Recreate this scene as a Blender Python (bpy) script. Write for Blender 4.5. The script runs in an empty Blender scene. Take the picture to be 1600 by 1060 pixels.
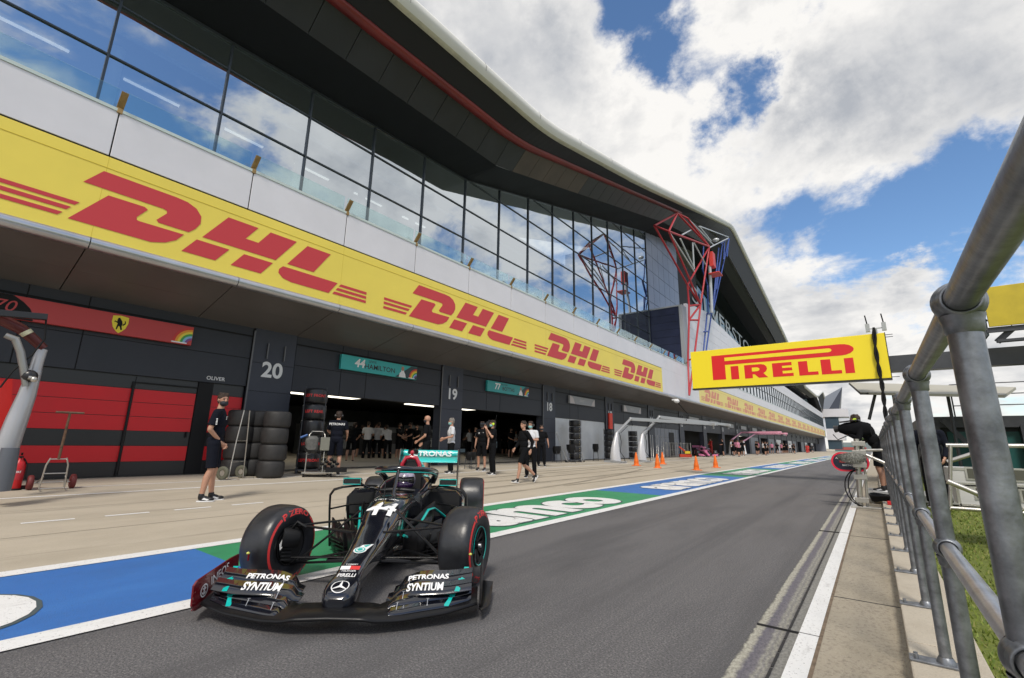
import bpy, bmesh, math, random
from mathutils import Vector, Matrix
random.seed(7)
SC = bpy.context.scene
COL = SC.collection
V = Vector
# ------------------------------------------------------------------ camera
YAW, PITCH, ROLL, FPX, HC = 0.654659, 0.221946, 0.0170014, 721.15, 1.2
def _axes():
    f = V((-math.sin(YAW)*math.cos(PITCH), math.cos(YAW)*math.cos(PITCH), math.sin(PITCH)))
    r = V((math.cos(YAW), math.sin(YAW), 0)); u = r.cross(f)
    return (math.cos(ROLL)*r+math.sin(ROLL)*u, -math.sin(ROLL)*r+math.cos(ROLL)*u, f)
CR, CU, CF = _axes()
CP = V((0, 0, HC))
cam = bpy.data.cameras.new('camera'); camo = bpy.data.objects.new('camera', cam); COL.objects.link(camo)
cam.sensor_width = 36; cam.sensor_fit = 'HORIZONTAL'; cam.lens = FPX/1600*36; cam.clip_start = .03; cam.clip_end = 3000
m = Matrix((CR, CU, -CF)).transposed().to_4x4(); m.translation = CP; camo.matrix_world = m
SC.camera = camo
# survey helpers: a point of the photograph on a known plane of the place
def ray(x, y): return CR*((x-800)/FPX) - CU*((y-530)/FPX) + CF
def onz(x, y, z=0): d = ray(x, y); return CP + d*((z-HC)/d.z)
def onx(x, y, X): d = ray(x, y); return CP + d*(X/d.x)
def ony(x, y, Y): d = ray(x, y); return CP + d*(Y/d.y)
BR, SL = -6.3, .035            # the concrete apron rises gently from the painted strip to the garages
def gz(x): return max(0.0, (BR-x)*SL)
def grc(x, y, lim=-13.35):
    p = gr(x, y)
    if p.x < lim: d = ray(x, y); p = V((lim, d.y*(lim/d.x), gz(lim)))
    return p
def gr(x, y):
    p = onz(x, y)
    if p.x < BR:
        d = ray(x, y); p = CP + d*((SL*BR-HC)/(d.z+SL*d.x))
    return p
# ------------------------------------------------------------------ sky and sun
SUN_EL, SUN_AZ = math.radians(52), math.radians(152)   # azimuth measured from +Y towards +X
w = bpy.data.worlds.new("World"); SC.world = w; w.use_nodes = True
nt = w.node_tree; nt.nodes.clear()
def N(t, **k):
    n = nt.nodes.new(t)
    for a, b in k.items(): setattr(n, a, b)
    return n
def LK(a, b): nt.links.new(a, b)
def MA(op, a, b=None, c=None, clamp=False):
    n = N('ShaderNodeMath', operation=op); n.use_clamp = clamp
    for i, q in enumerate((a, b, c)):
        if q is None: continue
        if isinstance(q, (int, float)): n.inputs[i].default_value = q
        else: LK(q, n.inputs[i])
    return n.outputs[0]
out = N('ShaderNodeOutputWorld'); tc = N('ShaderNodeTexCoord')
nv = N('ShaderNodeVectorMath', operation='NORMALIZE'); LK(tc.outputs['Generated'], nv.inputs[0]); DIR = nv.outputs[0]
sp = N('ShaderNodeSeparateXYZ'); LK(DIR, sp.inputs[0])
den = MA('ADD', MA('MAXIMUM', sp.outputs[2], 0.0), .28)
cb = N('ShaderNodeCombineXYZ'); LK(MA('DIVIDE', sp.outputs[0], den), cb.inputs[0]); LK(MA('DIVIDE', sp.outputs[1], den), cb.inputs[1])
def noise(scale, det, rough, dist=0.0, src=None, off=0.0):
    n = N('ShaderNodeTexNoise'); n.inputs['Scale'].default_value = scale; n.inputs['Detail'].default_value = det
    n.inputs['Roughness'].default_value = rough; n.inputs['Distortion'].default_value = dist
    a = N('ShaderNodeVectorMath', operation='ADD'); LK(src or cb.outputs[0], a.inputs[0]); a.inputs[1].default_value = (off, off*.7, off*.3)
    LK(a.outputs[0], n.inputs['Vector']); return n.outputs[0]
def blob(c, r):
    c = V(c).normalized()
    n = N('ShaderNodeVectorMath', operation='DISTANCE'); LK(WDIR, n.inputs[0]); n.inputs[1].default_value = c
    q = MA('DIVIDE', n.outputs['Value'], r); return MA('EXPONENT', MA('MULTIPLY', MA('MULTIPLY', q, q), -1.0))
_n = N('ShaderNodeTexNoise'); _n.inputs['Scale'].default_value = 5.5; _n.inputs['Detail'].default_value = 9; _n.inputs['Roughness'].default_value = .62; LK(DIR, _n.inputs['Vector'])
_s = N('ShaderNodeVectorMath', operation='SUBTRACT'); LK(_n.outputs[1], _s.inputs[0]); _s.inputs[1].default_value = (.5, .5, .5)
_m = N('ShaderNodeVectorMath', operation='SCALE'); LK(_s.outputs[0], _m.inputs[0]); _m.inputs['Scale'].default_value = .34
_a = N('ShaderNodeVectorMath', operation='ADD'); LK(DIR, _a.inputs[0]); LK(_m.outputs[0], _a.inputs[1]); WDIR = _a.outputs[0]
big = noise(1.7, 15, .62, .35, off=3.1)
fine = noise(7.0, 12, .65, .2, off=5.7)
dens = MA('ADD', MA('MULTIPLY_ADD', big, 1.9, -.90), MA('MULTIPLY', fine, .46))
for c, r, wt in [((-.24,.66,.71),.10,-.34), ((-.25,.60,.77),.13,-.28), ((-.10,.80,.60),.075,-.42), ((-.05,.81,.58),.05,-.22), ((.26,.78,.58),.2,.22), ((.1,.74,.66),.14,.16), ((.03,.93,.345),.11,-.30), ((.16,.93,.31),.085,-.28), ((-.09,.90,.42),.06,-.12),
                 ((.27,.90,.30),.12,-.20), ((.04,.95,.30),.035,.34), ((-.09,.96,.27),.075,.22), ((-.03,.98,.19),.10,.22), ((-.2,.76,.6),.07,.12), ((-.3,.74,.6),.13,.14), ((.1,.84,.52),.16,.16), ((-.45,.56,.7),.2,.10),
                 ((.9,.05,.50),.28,-.46), ((.78,.22,.60),.12,-.10), ((.72,.5,.47),.2,.12), ((.67,.64,.37),.05,-.16), ((.56,.73,.39),.1,.07), ((.45,.82,.36),.07,-.10), ((.5,-.5,.7),.4,-.12)]:
    dens = MA('ADD', dens, MA('MULTIPLY', blob(c, r), wt))
mr = N('ShaderNodeMapRange', interpolation_type='SMOOTHSTEP'); LK(dens, mr.inputs[0]); mr.inputs[1].default_value = .0; mr.inputs[2].default_value = .30
cover = mr.outputs[0]
thick = N('ShaderNodeMapRange', interpolation_type='SMOOTHSTEP'); LK(dens, thick.inputs[0]); thick.inputs[1].default_value = .22; thick.inputs[2].default_value = .70
n2 = noise(3.2, 9, .55, .3, off=9.4)
shade = MA('ADD', MA('MULTIPLY', thick.outputs[0], .60), MA('MULTIPLY', MA('SUBTRACT', n2, .5), 2.6))
shade = MA('ADD', shade, MA('MULTIPLY', blob((.12,.80,.60), .24), .42)); shade = MA('ADD', shade, MA('MULTIPLY', blob((-.5,.55,.68), .22), .42))
shade = MA('SUBTRACT', shade, MA('MULTIPLY', blob((-.25,.76,.6), .2), .45), clamp=True)
cr = N('ShaderNodeMix', data_type='RGBA'); LK(shade, cr.inputs[0]); cr.inputs[6].default_value = (1.0, .98, .95, 1); cr.inputs[7].default_value = (.47, .495, .54, 1)
bgc = N('ShaderNodeBackground'); LK(cr.outputs[2], bgc.inputs[0]); bgc.inputs[1].default_value = .76
sky = N('ShaderNodeTexSky', sky_type='NISHITA'); sky.sun_disc = False; sky.sun_elevation = SUN_EL; sky.sun_rotation = SUN_AZ
sky.air_density = 1.0; sky.dust_density = .6; sky.ozone_density = 2.2
bgs = N('ShaderNodeBackground'); hs = N('ShaderNodeHueSaturation'); hs.inputs['Saturation'].default_value = 1.12; hs.inputs['Value'].default_value = 1.12; LK(sky.outputs[0], hs.inputs['Color']); LK(hs.outputs[0], bgs.inputs[0]); bgs.inputs[1].default_value = .12
mx = N('ShaderNodeMixShader'); LK(cover, mx.inputs[0]); LK(bgs.outputs[0], mx.inputs[1]); LK(bgc.outputs[0], mx.inputs[2]); LK(mx.outputs[0], out.inputs[0])
sun = bpy.data.lights.new('sun', 'SUN'); sun.energy = 2.1; sun.angle = math.radians(13); sun.color = (1, .93, .82)
suno = bpy.data.objects.new('sun', sun); COL.objects.link(suno)
sd = V((math.sin(SUN_AZ)*math.cos(SUN_EL), math.cos(SUN_AZ)*math.cos(SUN_EL), math.sin(SUN_EL)))
suno.rotation_euler = (-sd).to_track_quat('-Z', 'Y').to_euler(); suno.location = sd*60
SC.view_settings.view_transform = 'Standard'; SC.view_settings.look = 'None'; SC.view_settings.gamma = 1; SC.view_settings.exposure = .35
# ------------------------------------------------------------------ materials
MATS = {}
def mat(name, col, rough=.6, metal=0.0, var=0.0, vscale=3.0, bump=0.0, bscale=40.0, coat=0.0, spec=.5, emit=None, es=1.0, var2=None, stretch=None):
    if name in MATS: return MATS[name]
    M = bpy.data.materials.new(name); M.use_nodes = True; t = M.node_tree; b = t.nodes['Principled BSDF']
    b.inputs['Base Color'].default_value = (*col, 1); b.inputs['Roughness'].default_value = rough; b.inputs['Metallic'].default_value = metal
    b.inputs['Coat Weight'].default_value = coat; b.inputs['Coat Roughness'].default_value = .04; b.inputs['Specular IOR Level'].default_value = spec
    if emit: b.inputs['Emission Color'].default_value = (*emit, 1); b.inputs['Emission Strength'].default_value = es
    tx = t.nodes.new('ShaderNodeTexCoord'); src = tx.outputs['Object']
    if stretch:
        mp = t.nodes.new('ShaderNodeMapping'); mp.inputs['Scale'].default_value = stretch; t.links.new(src, mp.inputs[0]); src = mp.outputs[0]
    if var > 0 or var2:
        n = t.nodes.new('ShaderNodeTexNoise'); n.inputs['Scale'].default_value = vscale; n.inputs['Detail'].default_value = 7; n.inputs['Roughness'].default_value = .62
        t.links.new(src, n.inputs['Vector'])
        r = t.nodes.new('ShaderNodeValToRGB'); t.links.new(n.outputs[0], r.inputs[0])
        c2 = var2 or tuple(c*(1-var) for c in col); c1 = col if var2 else tuple(min(1, c*(1+var)) for c in col)
        r.color_ramp.elements[0].position = .33; r.color_ramp.elements[1].position = .67
        r.color_ramp.elements[0].color = (*c2, 1); r.color_ramp.elements[1].color = (*c1, 1)
        t.links.new(r.outputs[0], b.inputs['Base Color'])
        q = t.nodes.new('ShaderNodeMapRange'); t.links.new(n.outputs[0], q.inputs[0]); q.inputs[3].default_value = max(.02, rough-.08); q.inputs[4].default_value = min(1, rough+.12)
        t.links.new(q.outputs[0], b.inputs['Roughness'])
    if bump > 0:
        n = t.nodes.new('ShaderNodeTexNoise'); n.inputs['Scale'].default_value = bscale; n.inputs['Detail'].default_value = 5; t.links.new(src, n.inputs['Vector'])
        bp = t.nodes.new('ShaderNodeBump'); bp.inputs['Strength'].default_value = bump; bp.inputs['Distance'].default_value = .02
        t.links.new(n.outputs[0], bp.inputs['Height']); t.links.new(bp.outputs[0], b.inputs['Normal'])
    MATS[name] = M; return M
def nodes_of(M): return M.node_tree, M.node_tree.nodes['Principled BSDF']
def layered(name, base, rough, layers, bump=.2, bscale=60, coords='Object'):
    """base colour with several noise layers: (scale, stretch, threshold lo, hi, colour, amount)"""
    M = bpy.data.materials.new(name); M.use_nodes = True; t = M.node_tree; b = t.nodes['Principled BSDF']
    tx = t.nodes.new('ShaderNodeTexCoord'); cur = None
    rgb = t.nodes.new('ShaderNodeRGB'); rgb.outputs[0].default_value = (*base, 1); cur = rgb.outputs[0]
    for i, (sc, st, lo, hi, col, am) in enumerate(layers):
        mp = t.nodes.new('ShaderNodeMapping'); mp.inputs['Scale'].default_value = st; mp.inputs['Location'].default_value = (i*3.7, i*1.9, 0); t.links.new(tx.outputs[coords], mp.inputs[0])
        n = t.nodes.new('ShaderNodeTexNoise'); n.inputs['Scale'].default_value = sc; n.inputs['Detail'].default_value = 6; n.inputs['Roughness'].default_value = .65; t.links.new(mp.outputs[0], n.inputs['Vector'])
        r = t.nodes.new('ShaderNodeMapRange'); r.inputs[1].default_value = lo; r.inputs[2].default_value = hi; r.inputs[4].default_value = am; t.links.new(n.outputs[0], r.inputs[0])
        x = t.nodes.new('ShaderNodeMix'); x.data_type = 'RGBA'; t.links.new(r.outputs[0], x.inputs[0]); t.links.new(cur, x.inputs[6]); x.inputs[7].default_value = (*col, 1); cur = x.outputs[2]
    t.links.new(cur, b.inputs['Base Color']); b.inputs['Roughness'].default_value = rough
    n = t.nodes.new('ShaderNodeTexNoise'); n.inputs['Scale'].default_value = bscale; n.inputs['Detail'].default_value = 4; t.links.new(tx.outputs[coords], n.inputs['Vector'])
    bp = t.nodes.new('ShaderNodeBump'); bp.inputs['Strength'].default_value = bump; bp.inputs['Distance'].default_value = .01; t.links.new(n.outputs[0], bp.inputs['Height']); t.links.new(bp.outputs[0], b.inputs['Normal'])
    MATS[name] = M; return M
# ------------------------------------------------------------------ mesh builder
class MB:
    def __init__(s): s.v = []; s.f = []; s.m = []; s.s = []
    def add(s, vs, fs, m=0, sm=False):
        o = len(s.v); s.v += [V(p) for p in vs]
        for f in fs: s.f.append([i+o for i in f]); s.m.append(m); s.s.append(sm)
        return s
    def box(s, x0, x1, y0, y1, z0, z1, m=0):
        return s.add([(x0,y0,z0),(x1,y0,z0),(x1,y1,z0),(x0,y1,z0),(x0,y0,z1),(x1,y0,z1),(x1,y1,z1),(x0,y1,z1)],
                     [(0,3,2,1),(4,5,6,7),(0,1,5,4),(1,2,6,5),(2,3,7,6),(3,0,4,7)], m)
    def hexa(s, p, m=0): return s.add(p, [(0,3,2,1),(4,5,6,7),(0,1,5,4),(1,2,6,5),(2,3,7,6),(3,0,4,7)], m)
    def bar(s, a, b, w, h, m=0, up=(0,0,1)):
        a, b = V(a), V(b); d = (b-a).normalized(); u = V(up)
        if abs(d.dot(u)) > .98: u = V((1,0,0))
        x = d.cross(u).normalized()*w/2; y = x.cross(d).normalized()*h/2
        return s.hexa([a-x-y, a+x-y, b+x-y, b-x-y, a-x+y, a+x+y, b+x+y, b-x+y], m)
    def quad(s, a, b, c, d, m=0): return s.add([a,b,c,d], [(0,1,2,3)], m)
    def ring(s, c, x, y, n): return [c + x*math.cos(2*math.pi*i/n) + y*math.sin(2*math.pi*i/n) for i in range(n)]
    def loft(s, rings, m=0, cap=True, closed=False, sm=True, cyc=True):
        n = len(rings[0]); vs = [p for r in rings for p in r]; fs = []
        R = len(rings)
        for i in range(R if closed else R-1):
            j = (i+1) % R
            for k in range(n if cyc else n-1):
                l = (k+1) % n; fs.append((i*n+k, i*n+l, j*n+l, j*n+k))
        s.add(vs, fs, m, sm)
        if cap and not closed: s.add(rings[0], [tuple(range(n))[::-1]], m); s.add(rings[-1], [tuple(range(n))], m)
        return s
    def cyl(s, a, b, r0, r1=None, n=12, m=0, sm=True):
        a, b = V(a), V(b); r1 = r0 if r1 is None else r1; d = (b-a).normalized()
        u = V((0,0,1)) if abs(d.z) < .9 else V((1,0,0)); x = d.cross(u).normalized(); y = d.cross(x)
        return s.loft([s.ring(a, x*r0, y*r0, n), s.ring(b, x*r1, y*r1, n)], m, True, False, sm)
    def tube(s, pts, r, n=8, m=0, closed=False, flat=1.0, up=None):
        P = [V(p) for p in pts]; L = len(P); rr = r if isinstance(r, (list, tuple)) else [r]*L; rings = []; px = None
        for i in range(L):
            if closed: d = P[(i+1) % L]-P[i-1]
            else: d = P[min(i+1, L-1)]-P[max(i-1, 0)]
            d.normalize()
            if up is not None: x = d.cross(V(up)).normalized()
            else:
                if px is None:
                    u = V((0,0,1)) if abs(d.z) < .9 else V((1,0,0)); x = d.cross(u).normalized()
                else: x = (px - d*px.dot(d)).normalized()
            px = x; y = d.cross(x)
            rings.append(s.ring(P[i], x*rr[i], y*rr[i]*flat, n))
        return s.loft(rings, m, True, closed)
    def sph(s, c, rx, ry=None, rz=None, n=14, m=0, rot=None, lo=-90, hi=90):
        ry = rx if ry is None else ry; rz = rx if rz is None else rz; c = V(c); k = max(4, n//2); vs = []; fs = []
        for i in range(k+1):
            a = math.radians(lo+(hi-lo)*i/k)
            for j in range(n):
                b = 2*math.pi*j/n; p = V((rx*math.cos(a)*math.cos(b), ry*math.cos(a)*math.sin(b), rz*math.sin(a)))
                if rot is not None: p = rot @ p
                vs.append(c+p)
        for i in range(k):
            for j in range(n): fs.append((i*n+j, i*n+(j+1) % n, (i+1)*n+(j+1) % n, (i+1)*n+j))
        return s.add(vs, fs, m, True)
    def lathe(s, prof, c, axis, n=32, m=0, closed=False, sm=True):
        c = V(c); d = V(axis).normalized(); u = V((0,0,1)) if abs(d.z) < .9 else V((1,0,0)); x = d.cross(u).normalized(); y = d.cross(x)
        rings = [s.ring(c+d*h, x*max(r, 1e-4), y*max(r, 1e-4), n) for r, h in prof]
        return s.loft(rings, m, False, closed, sm)
    def prism(s, pts, fn, nrm, t, m=0):
        nrm = V(nrm); a = [V(fn(*p)) for p in pts]; b = [p+nrm*t for p in a]; n = len(a)
        s.add(a, [tuple(range(n))], m); s.add(b, [tuple(range(n))], m)
        return s.add(a+b, [(i, (i+1) % n, n+(i+1) % n, n+i) for i in range(n)], m)
    def text(s, txt, size, fn, m=0, bold=0.0, shear=0.0, align='CENTER', res=3, sx=1.0):
        vs, fs = text2d(txt, size, bold, shear, align, res)
        return s.add([V(fn(a*sx, b)) for a, b in vs], fs, m)
    def xf(s, M): s.v = [M @ p for p in s.v]; return s
    def merge(s, o): return s.add(o.v, [], 0) if False else s._merge(o)
    def _merge(s, o):
        k = len(s.v); s.v += [p.copy() for p in o.v]; s.f += [[i+k for i in f] for f in o.f]; s.m += o.m; s.s += o.s; return s
    def build(s, name, mats, parent=None, bevel=0.0, smooth=None, remesh=0.0, fix=True, seg=2):
        me = bpy.data.meshes.new(name); me.from_pydata([tuple(p) for p in s.v], [], s.f)
        if not isinstance(mats, (list, tuple)): mats = [mats]
        for q in mats: me.materials.append(q)
        me.polygons.foreach_set('material_index', s.m); me.polygons.foreach_set('use_smooth', s.s if smooth is None else [smooth]*len(s.f)); me.update()
        if fix:
            bm = bmesh.new(); bm.from_mesh(me); bmesh.ops.recalc_face_normals(bm, faces=bm.faces); bm.to_mesh(me); bm.free()
        o = bpy.data.objects.new(name, me); COL.objects.link(o)
        if remesh:
            md = o.modifiers.new('r', 'REMESH'); md.mode = 'VOXEL'; md.voxel_size = remesh; md.use_smooth_shade = True
            ms = o.modifiers.new('s', 'SMOOTH'); ms.iterations = 3; ms.factor = .5
            dg = bpy.context.evaluated_depsgraph_get(); nm = bpy.data.meshes.new_from_object(o.evaluated_get(dg))
            o.modifiers.clear(); o.data = nm; bpy.data.meshes.remove(me); nm.name = name
        if bevel:
            md = o.modifiers.new('b', 'BEVEL'); md.width = bevel; md.segments = seg; md.limit_method = 'ANGLE'; md.angle_limit = .7
        if parent is not None: o.parent = parent
        return o
_tc = {}
def text2d(txt, size, bold=0, shear=0, align='CENTER', res=3):
    k = (txt, bold, shear, align, res)
    if k not in _tc:
        cu = bpy.data.curves.new('t', 'FONT'); cu.body = txt; cu.size = 1; cu.offset = bold; cu.shear = shear; cu.align_x = align; cu.align_y = 'CENTER'; cu.resolution_u = res
        ob = bpy.data.objects.new('t', cu); COL.objects.link(ob)
        dg = bpy.context.evaluated_depsgraph_get(); me = bpy.data.meshes.new_from_object(ob.evaluated_get(dg))
        _tc[k] = ([(q.co.x, q.co.y) for q in me.vertices], [tuple(p.vertices) for p in me.polygons])
        bpy.data.objects.remove(ob); bpy.data.curves.remove(cu); bpy.data.meshes.remove(me)
    vs, fs = _tc[k]; return [(a*size, b*size) for a, b in vs], fs
def frame(o, u, v):
    o, u, v = V(o), V(u).normalized(), V(v).normalized(); return lambda a, b: o+u*a+v*b
def tag(o, label=None, cat=None, group=None, kind=None):
    if label: o['label'] = label
    if cat: o['category'] = cat
    if group: o['group'] = group
    if kind: o['kind'] = kind
    return o
def thing(name, loc, rz, label, cat, group=None):
    o = bpy.data.objects.new(name, None); COL.objects.link(o); o.location = loc; o.rotation_euler = (0, 0, rz); o.empty_display_size = .2
    return tag(o, label, cat, group)
def part(o, label): o['label'] = label; return o
def dup(o, loc=None, rz=None, label=None, group=None, parent=None):
    c = o.copy(); COL.objects.link(c)
    if parent is not None: c.parent = parent
    if loc is not None: c.location = loc
    if rz is not None: c.rotation_euler = (0, 0, rz)
    if label: c['label'] = label
    if group: c['group'] = group
    for ch in list(o.children): dup(ch, parent=c)
    return c
# palette
ASPH = layered('asphalt', (.128, .124, .128), .82, [(75, (1,1,1), .50, .60, (.26,.25,.245), .85), (95, (1,1,1), .52, .60, (.035,.034,.035), .8), (22, (1,1,1), .715, .735, (.7,.68,.62), .95), (1.1, (1,.22,1), .48, .72, (.078,.076,.080), .75), (1.6, (1,.018,1), .50, .66, (.080,.078,.082), .7), (.35, (1,.3,1), .5, .7, (.150,.142,.141), .6), (150, (1,1,1), .30, .42, (.028,.028,.028), .0)], .9, 170)
CONC = layered('apron_concrete', (.46, .405, .32), .85, [(.7, (1,.35,1), .45, .7, (.35,.305,.235), .8), (5, (1,.5,1), .5, .75, (.50,.44,.34), .5), (60, (1,1,1), .55, .75, (.24,.21,.16), .5), (2.2, (1.4,.09,1), .60, .72, (.2,.175,.14), .7)], .4, 120)
PATHC = layered('path_concrete', (.40, .35, .27), .9, [(3, (1,.6,1), .45, .7, (.31,.27,.20), .6), (45, (1,.8,1), .5, .66, (.22,.19,.15), .8), (120, (1,1,1), .56, .7, (.55,.50,.42), .6)], .8, 110)
KERBC = layered('kerb_concrete', (.46, .41, .33), .88, [(4, (1,.5,1), .45, .7, (.36,.31,.24), .6), (80, (1,1,1), .54, .7, (.28,.25,.2), .6)], .5, 120)
WPAINT = layered('white_line_paint', (.78, .78, .77), .6, [(6, (1,.4,1), .52, .75, (.62,.61,.59), .7), (55, (1,1,1), .60, .66, (.22,.21,.2), .85), (9, (1,.3,1), .60, .72, (.42,.41,.40), .7)], .35, 140)
BPAINT = layered('blue_paint', (.040, .165, .48), .5, [(3, (1,.4,1), .45, .72, (.055,.21,.55), .6), (1.2, (.6,.3,1), .52, .68, (.035,.12,.33), .6), (45, (1,1,1), .60, .68, (.07,.085,.12), .55), (.9, (3,.25,1), .60, .72, (.06,.09,.16), .5)], .5, 140)
GPAINT = layered('green_paint', (.035, .27, .12), .5, [(1.2, (.6,.3,1), .52, .68, (.03,.19,.085), .6), (3, (1,.4,1), .45, .72, (.05,.34,.15), .6), (45, (1,1,1), .60, .68, (.08,.10,.085), .55), (.9, (3,.25,1), .60, .72, (.05,.10,.07), .5)], .5, 140)
GRASSM = layered('grass_ground', (.14, .17, .022), .95, [(3, (1,1,1), .42, .66, (.16,.18,.035), .8), (50, (1,1,1), .45, .62, (.055,.085,.012), .7)], .9, 90)
DRAIN = layered('drain_concrete', (.25, .235, .20), .7, [(1.6, (3.2,.10,1), .46, .6, (.09,.088,.098), .85), (3.0, (5,.16,1), .52, .66, (.36,.33,.25), .8), (50, (1,1,1), .55, .7, (.12,.11,.1), .5)], .4, 100)
DARKG = mat('black_grate', (.015,.015,.016), .6)
WHITEP = mat('white_cladding', (.68,.67,.71), .38, var=.05, vscale=.5)
GREYP = mat('grey_cladding', (.26,.28,.34), .3, .3, var=.15, vscale=.3)
TUBEM = mat('brushed_edge_tube', (.50,.51,.54), .28, .75, var=.08, vscale=1.2)
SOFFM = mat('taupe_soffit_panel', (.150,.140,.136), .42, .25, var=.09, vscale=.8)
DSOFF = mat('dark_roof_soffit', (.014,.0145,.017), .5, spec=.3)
BROWNP = mat('bronze_soffit_panel', (.07,.052,.04), .5, var=.25, vscale=.6)
CHAR = mat('charcoal_garage_cladding', (.034,.038,.048), .5, spec=.3, var=.10, vscale=1.0)
CHARP = mat('charcoal_pillar', (.044,.050,.068), .5, spec=.35, var=.10, vscale=1.2)
BLACK = mat('matt_black', (.008,.008,.009), .6, spec=.25)
SATB = mat('satin_black', (.016,.016,.018), .32)
REDT = mat('red_roof_trim', (.19,.020,.016), .45, var=.2, vscale=.5)
ROOFW = mat('white_roof', (.70,.69,.66), .45, var=.04, vscale=.4)
CREAM = mat('cream_roof_lip', (.50,.47,.36), .5, var=.15, vscale=2)
MULL = mat('dark_mullion', (.07,.08,.09), .35, .5)
BRON = mat('brass_bracket', (.34,.22,.09), .4, .6, var=.25, vscale=9)
LEDGE = mat('pale_ledge', (.52,.60,.58), .35)
YELB = mat('yellow_banner', (.82,.655,.095), .42, var=.045, vscale=.45, bump=.25, bscale=.9)
REDL = mat('red_lettering', (.55,.038,.048), .5)
YELP = mat('sign_yellow', (.93,.74,.02), .42)
REDP = mat('sign_red', (.72,.012,.015), .42)
YELO = mat('old_yellow_board', (.52,.40,.02), .5, var=.12, vscale=1.5, bump=.5, bscale=1.6)
GALV = mat('galvanised_steel', (.215,.228,.25), .36, .72, var=.42, vscale=14, bump=.07, bscale=45)
GALVW = mat('worn_galvanised_rail', (.44,.45,.48), .3, .8, var=.18, vscale=10, bump=.08, bscale=60)
POLE_ = mat('dark_rail_steel', (.12,.12,.125), .4, .5)
STEEL = mat('brushed_steel', (.52,.50,.46), .3, .85, var=.1, vscale=6)
DGREY = mat('dark_grey_steel', (.062,.065,.075), .45, .3, var=.15, vscale=2)
WHITE = mat('white_vinyl', (.80,.80,.80), .45)
NUMW = mat('number_white', (.72,.73,.74), .5)
TEALS = mat('teal_sign', (.035,.40,.40), .45)
RED = mat('red_paint', (.50,.008,.012), .35, var=.08, vscale=1.5)
SIGNR = mat('red_sign', (.48,.045,.045), .45)
ORANGE = mat('orange_cone', (.85,.17,.015), .5)
SILV = mat('silver_paint', (.58,.58,.60), .35, .15)
NAVY = mat('navy_panel', (.012,.016,.045), .35, var=.2, vscale=.8)
GREYI = mat('interior_grey', (.34,.36,.38), .7)
BLUEI = mat('interior_pale', (.30,.36,.40), .7)
LITL = mat('lounge_strip_light', (.9,.88,.8), .5, emit=(1,.97,.9), es=.7)
LITW = mat('lit_ceiling_strip', (.9,.88,.8), .5, emit=(1,.93,.78), es=1.9)
def glassmat(name, refl, tint, bump=.0, rough=0.0, gc=(.9,.95,1)):
    M = bpy.data.materials.new(name); M.use_nodes = True; t = M.node_tree; t.nodes.clear()
    o = t.nodes.new('ShaderNodeOutputMaterial'); x = t.nodes.new('ShaderNodeMixShader'); a = t.nodes.new('ShaderNodeBsdfTransparent'); g = t.nodes.new('ShaderNodeBsdfGlossy')
    a.inputs[0].default_value = (*tint, 1); g.inputs[0].default_value = (*gc, 1); g.inputs['Roughness'].default_value = rough
    lw = t.nodes.new('ShaderNodeLayerWeight'); lw.inputs[0].default_value = .25; r = t.nodes.new('ShaderNodeMapRange'); r.inputs[3].default_value = refl; r.inputs[4].default_value = min(1, refl+.45)
    t.links.new(lw.outputs['Fresnel'], r.inputs[0]); t.links.new(r.outputs[0], x.inputs[0]); t.links.new(a.outputs[0], x.inputs[1]); t.links.new(g.outputs[0], x.inputs[2]); t.links.new(x.outputs[0], o.inputs[0])
    if bump:
        tx = t.nodes.new('ShaderNodeTexCoord'); n = t.nodes.new('ShaderNodeTexNoise'); n.inputs['Scale'].default_value = .55; n.inputs['Detail'].default_value = 1; t.links.new(tx.outputs['Object'], n.inputs['Vector'])
        b = t.nodes.new('ShaderNodeBump'); b.inputs['Strength'].default_value = bump; b.inputs['Distance'].default_value = .05; t.links.new(n.outputs[0], b.inputs['Height']); t.links.new(b.outputs[0], g.inputs['Normal'])
    MATS[name] = M; return M
GLASS = glassmat('facade_glass', .60, (.60,.68,.70), .12, gc=(.86,.93,1.0))
BALG = glassmat('balustrade_glass', .06, (.84,.93,.92))
VISOR = mat('dark_visor', (.01,.01,.012), .08, coat=1)
# ------------------------------------------------------------------ the ground
def sheet(name, x0, x1, y0, y1, z, m, apron=False, dz=0.0, ny=1):
    b = MB(); za, zb = (gz(x0)+dz, gz(x1)+dz) if apron else (z, z)
    for i in range(ny):
        a = y0+(y1-y0)*i/ny; c = y0+(y1-y0)*(i+1)/ny
        b.quad((x0,a,za), (x1,a,zb), (x1,c,zb), (x0,c,za))
    return tag(b.build(name, m), kind='structure')
FAR = mat('distant_ground', (.10,.12,.06), .9, var=.25, vscale=.05)
sheet('ground', -900, 900, -60, 2500, -.03, FAR)
sheet('pit_lane', -4.3, -.78, -12, 420, 0, ASPH)
sheet('pit_apron', -40, -6.25, -12, 420, 0, CONC, True)
DR = bpy.data.materials.new('worn_drain_concrete'); DR.use_nodes = True; t_ = DR.node_tree; bs = t_.nodes['Principled BSDF']; tx_ = t_.nodes.new('ShaderNodeTexCoord'); sx_ = t_.nodes.new('ShaderNodeSeparateXYZ'); t_.links.new(tx_.outputs['Object'], sx_.inputs[0])
def _nz(sc, st, det=6):
    mp = t_.nodes.new('ShaderNodeMapping'); mp.inputs['Scale'].default_value = st; t_.links.new(tx_.outputs['Object'], mp.inputs[0]); n = t_.nodes.new('ShaderNodeTexNoise'); n.inputs['Scale'].default_value = sc; n.inputs['Detail'].default_value = det; n.inputs['Roughness'].default_value = .68; t_.links.new(mp.outputs[0], n.inputs['Vector']); return n.outputs[0]
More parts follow.
